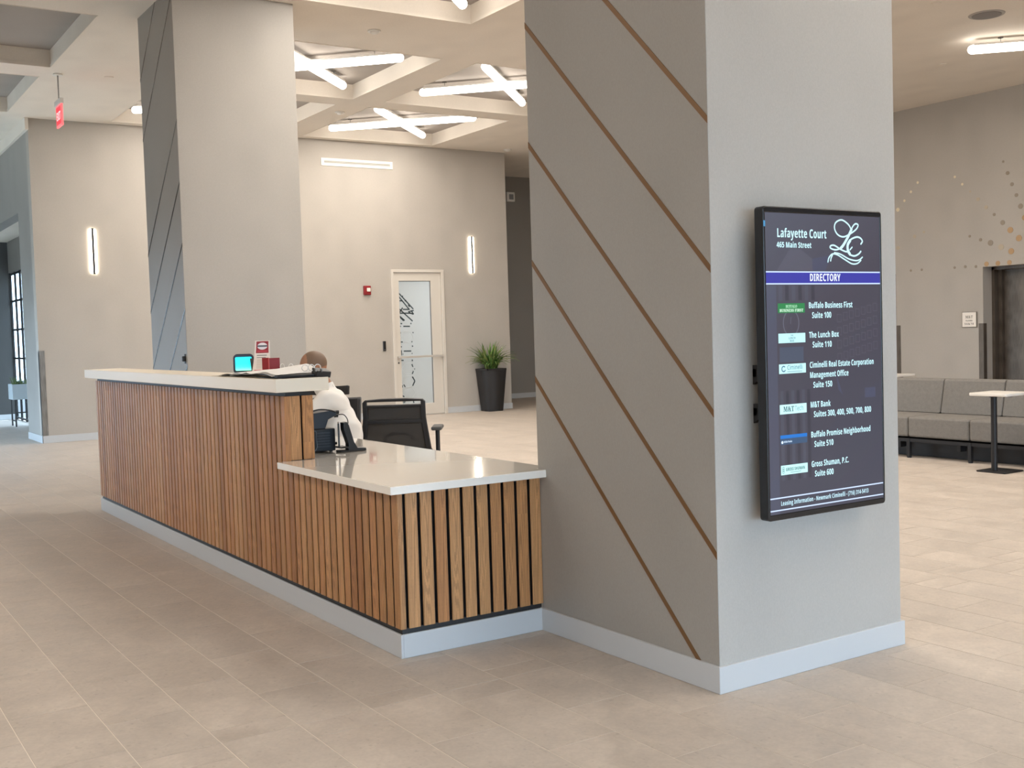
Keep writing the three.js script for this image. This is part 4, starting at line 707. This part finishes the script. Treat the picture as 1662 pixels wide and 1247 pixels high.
{
  const t = thing('person', 'bald seated man in a white shirt leaning forward behind the raised counter', 'person', PERSON, PTURN);
  const HP = [0, 1.19, 0.17], tilt = 0.22, ct = Math.cos(tilt), st = Math.sin(tilt);
  const toHead = (p) => { const x0 = p[0] - HP[0], y = p[1] - HP[1], z0 = p[2] - HP[2], x = x0 * 0.94 - z0 * 0.342, z = z0 * 0.94 + x0 * 0.342; return [x * 1.05, (y * ct + z * st) * 1.05, (z * ct - y * st) * 1.05]; };   // turned to his left and pitched forward
  const SH = [0.18, 0.955, 0.075], EL = [0.27, 0.812, 0.26], WR = [0.13, 0.798, 0.46];
  const head = (p0) => {
    const p = toHead(p0), ax = Math.abs(p[0]), q = [ax, p[1], p[2]];
    let d = dEll(q, [0, 0.035, -0.008], [0.077, 0.092, 0.099]);
    d = smin(d, dEll(q, [0, -0.035, 0.03], [0.062, 0.085, 0.068]), 0.05);                   // face and jaw
    d = smin(d, dEll(q, [0, -0.095, 0.062], [0.03, 0.026, 0.028]), 0.03);                   // chin
    d = smin(d, dCap(q, [0, 0.012, 0.092], [0, -0.032, 0.116], 0.008, 0.014), 0.014);       // nose
    d = smin(d, dEll(q, [0.013, -0.034, 0.104], [0.01, 0.008, 0.01]), 0.008);
    d = smin(d, dCap(q, [0.012, 0.026, 0.088], [0.045, 0.024, 0.075], 0.009, 0.008), 0.016); // brow
    d = -smin(-d, dEll(q, [0.032, 0.004, 0.095], [0.017, 0.011, 0.014]), 0.012);            // eye sockets
    d = smin(d, dEll(q, [0.032, 0.003, 0.078], [0.0125, 0.0115, 0.0125]), 0.003);
    d = smin(d, dCap(q, [0, -0.062, 0.093], [0.02, -0.063, 0.083], 0.0075, 0.005), 0.008);  // lips
    d = smin(d, dCap(q, [0, -0.072, 0.09], [0.018, -0.071, 0.081], 0.0075, 0.005), 0.008);
    const ear = Math.max(dEll(q, [0.081, -0.008, -0.012], [0.012, 0.033, 0.021]), -dEll(q, [0.094, -0.006, -0.008], [0.01, 0.02, 0.012]));
    d = smin(d, ear, 0.008);
    return d;
  };
  const neck = (p) => dCap(p, [0, 0.99, 0.075], [0, 1.15, 0.145], 0.064, 0.058);
  const torso = (p, m) => {
    let d = dCap([Math.abs(p[0]), p[1], p[2]], [0.05, 0.56, -0.03], [0.06, 0.74, 0.0], 0.122 + m, 0.118 + m);
    d = smin(d, dCap([Math.abs(p[0]), p[1], p[2]], [0.055, 0.74, 0.0], [0.075, 0.90, 0.045], 0.118 + m, 0.1 + m), 0.06);
    return smin(d, dCap(p, [-0.155, 0.955, 0.065], [0.155, 0.955, 0.065], 0.062 + m, 0.062 + m), 0.08);
  };
  const arm = (p, m) => { const q = [Math.abs(p[0]), p[1], p[2]]; return smin(dCap(q, SH, EL, 0.06 + m * 1.4, 0.044 + m * 1.6), dCap(q, EL, WR, 0.043 + m * 1.5, 0.029 + m), 0.03); };
  const legs = (p, m) => { const q = [Math.abs(p[0]), p[1], p[2]]; let d = smin(dCap(q, [0.095, 0.555, 0.0], [0.11, 0.56, 0.41], 0.085 + m, 0.06 + m), dCap(q, [0.11, 0.55, 0.41], [0.11, 0.11, 0.38], 0.058 + m, 0.04 + m), 0.03); return d; };
  const foot = (p, m) => dCap([Math.abs(p[0]), p[1], p[2]], [0.11, 0.05 + m, 0.36], [0.115, 0.035 + m, 0.54], 0.04 + m, 0.03 + m);
  const skinTone = (p0) => { const p = toHead(p0), hair = p[1] > 0.0 && p[2] < 0.052 - Math.max(0, p[1] - 0.05) * 0.25 && !(Math.abs(p[0]) > 0.078 && p[1] < 0.025); return hair ? [0.62, 0.72, 0.76] : [1.25, 1.1, 1.0]; };
  const flesh = (p) => smin(smin(torso(p, -0.012), neck(p), 0.04), smin(arm(p, -0.006), smin(legs(p, -0.01), foot(p, -0.01), 0.03), 0.02), 0.03);
  const hand = (s) => {                                       // palm down on the desk, fingers a little curled
    const L = (x, y, z) => [s * x, y, z], b = [];
    b.push([[0.13, 0.81, 0.49], [0.115, 0.802, 0.53], 0.027, 0.03], [[0.122, 0.8, 0.545], [0.095, 0.797, 0.585], 0.024, 0.02], [[0.105, 0.8, 0.535], [0.075, 0.797, 0.57], 0.022, 0.019]);
    [[0.12, 0.6, 0.072, 0.0088], [0.101, 0.603, 0.08, 0.009], [0.083, 0.596, 0.073, 0.0086], [0.067, 0.582, 0.056, 0.0078]].forEach(([x, z, len, r], k) => { const dx = -0.36 - k * 0.09, dz = 0.9, n = Math.hypot(dx, dz), p = (f, y) => [x + dx / n * len * f, y, z - 0.012 + dz / n * len * f]; b.push([p(-0.2, 0.798), p(0.4, 0.803), r * 1.1, r], [p(0.4, 0.803), p(0.75, 0.793), r, r * 0.92], [p(0.75, 0.793), p(1, 0.78), r * 0.92, r * 0.8]); });
    b.push([[0.138, 0.797, 0.535], [0.15, 0.79, 0.57], 0.014, 0.011], [[0.15, 0.79, 0.57], [0.142, 0.782, 0.6], 0.0105, 0.0085]);
    return (p) => { let d = 1; const q = [s * p[0], p[1] + 0.011, p[2] + 0.04]; b.forEach(([u, v, r0, r1], i) => { d = smin(d, dCap(q, u, v, r0, r1), i < 3 ? 0.02 : 0.005); }); return d; };
  };
  const hl = hand(1), hr = hand(-1);
  part(t, 'body', mergeGeometries([
    sdfMesh((p) => Math.max(flesh(p), p[1] - 1.085), [0, 0.56, 0.22], 0.62, 96, () => [1.25, 1.1, 1]),
    sdfMesh((p) => Math.max(smin(head(p), neck(p), 0.035), 1.03 - p[1]), [0, 1.19, 0.16], 0.2, 110, skinTone),
    sdfMesh(hl, [0.1, 0.8, 0.52], 0.11, 72, () => [1.25, 1.1, 1]), sdfMesh(hr, [-0.1, 0.8, 0.52], 0.11, 72, () => [1.25, 1.1, 1])]), M.skin);
  const folds = (p) => 0.0035 * Math.sin(p[1] * 30 + p[2] * 22 + Math.sin(p[0] * 17) * 1.6) * (p[1] < 0.9 ? 1 : 0.45) + 0.002 * Math.sin(p[1] * 55 - p[0] * 38 + p[2] * 26);
  const shirt = (p) => { let d = smin(torso(p, 0.012), arm(p, 0.012), 0.05); d = smin(d, dCap(p, [0, 0.99, 0.075], [0, 1.06, 0.106], 0.078, 0.071), 0.03); d += folds(p); return Math.max(d, 0.55 - p[1], -(neck(p) - 0.003), p[1] - 1.075 - (p[2] - 0.1) * -0.35, p[2] - 0.452); };
  part(t, 'shirt', sdfMesh(shirt, [0, 0.8, 0.2], 0.36, 120), M.shirt);
  part(t, 'trousers', sdfMesh((p) => { let d = smin(legs(p, 0.008), dCap([Math.abs(p[0]), p[1], p[2]], [0.05, 0.56, -0.02], [0.06, 0.6, -0.01], 0.13, 0.128), 0.05); return Math.max(d, p[1] - 0.63, 0.085 - p[1]); }, [0, 0.4, 0.18], 0.4, 80), M.trousers);
  part(t, 'shoes', sdfMesh((p) => Math.max(foot(p, 0.004), -p[1] + 0.002), [0, 0.1, 0.42], 0.2, 64), M.black);
}

scene.traverse((o) => { if (o.isMesh) { o.castShadow = true; o.receiveShadow = true; } });
renderer.render(scene, camera);
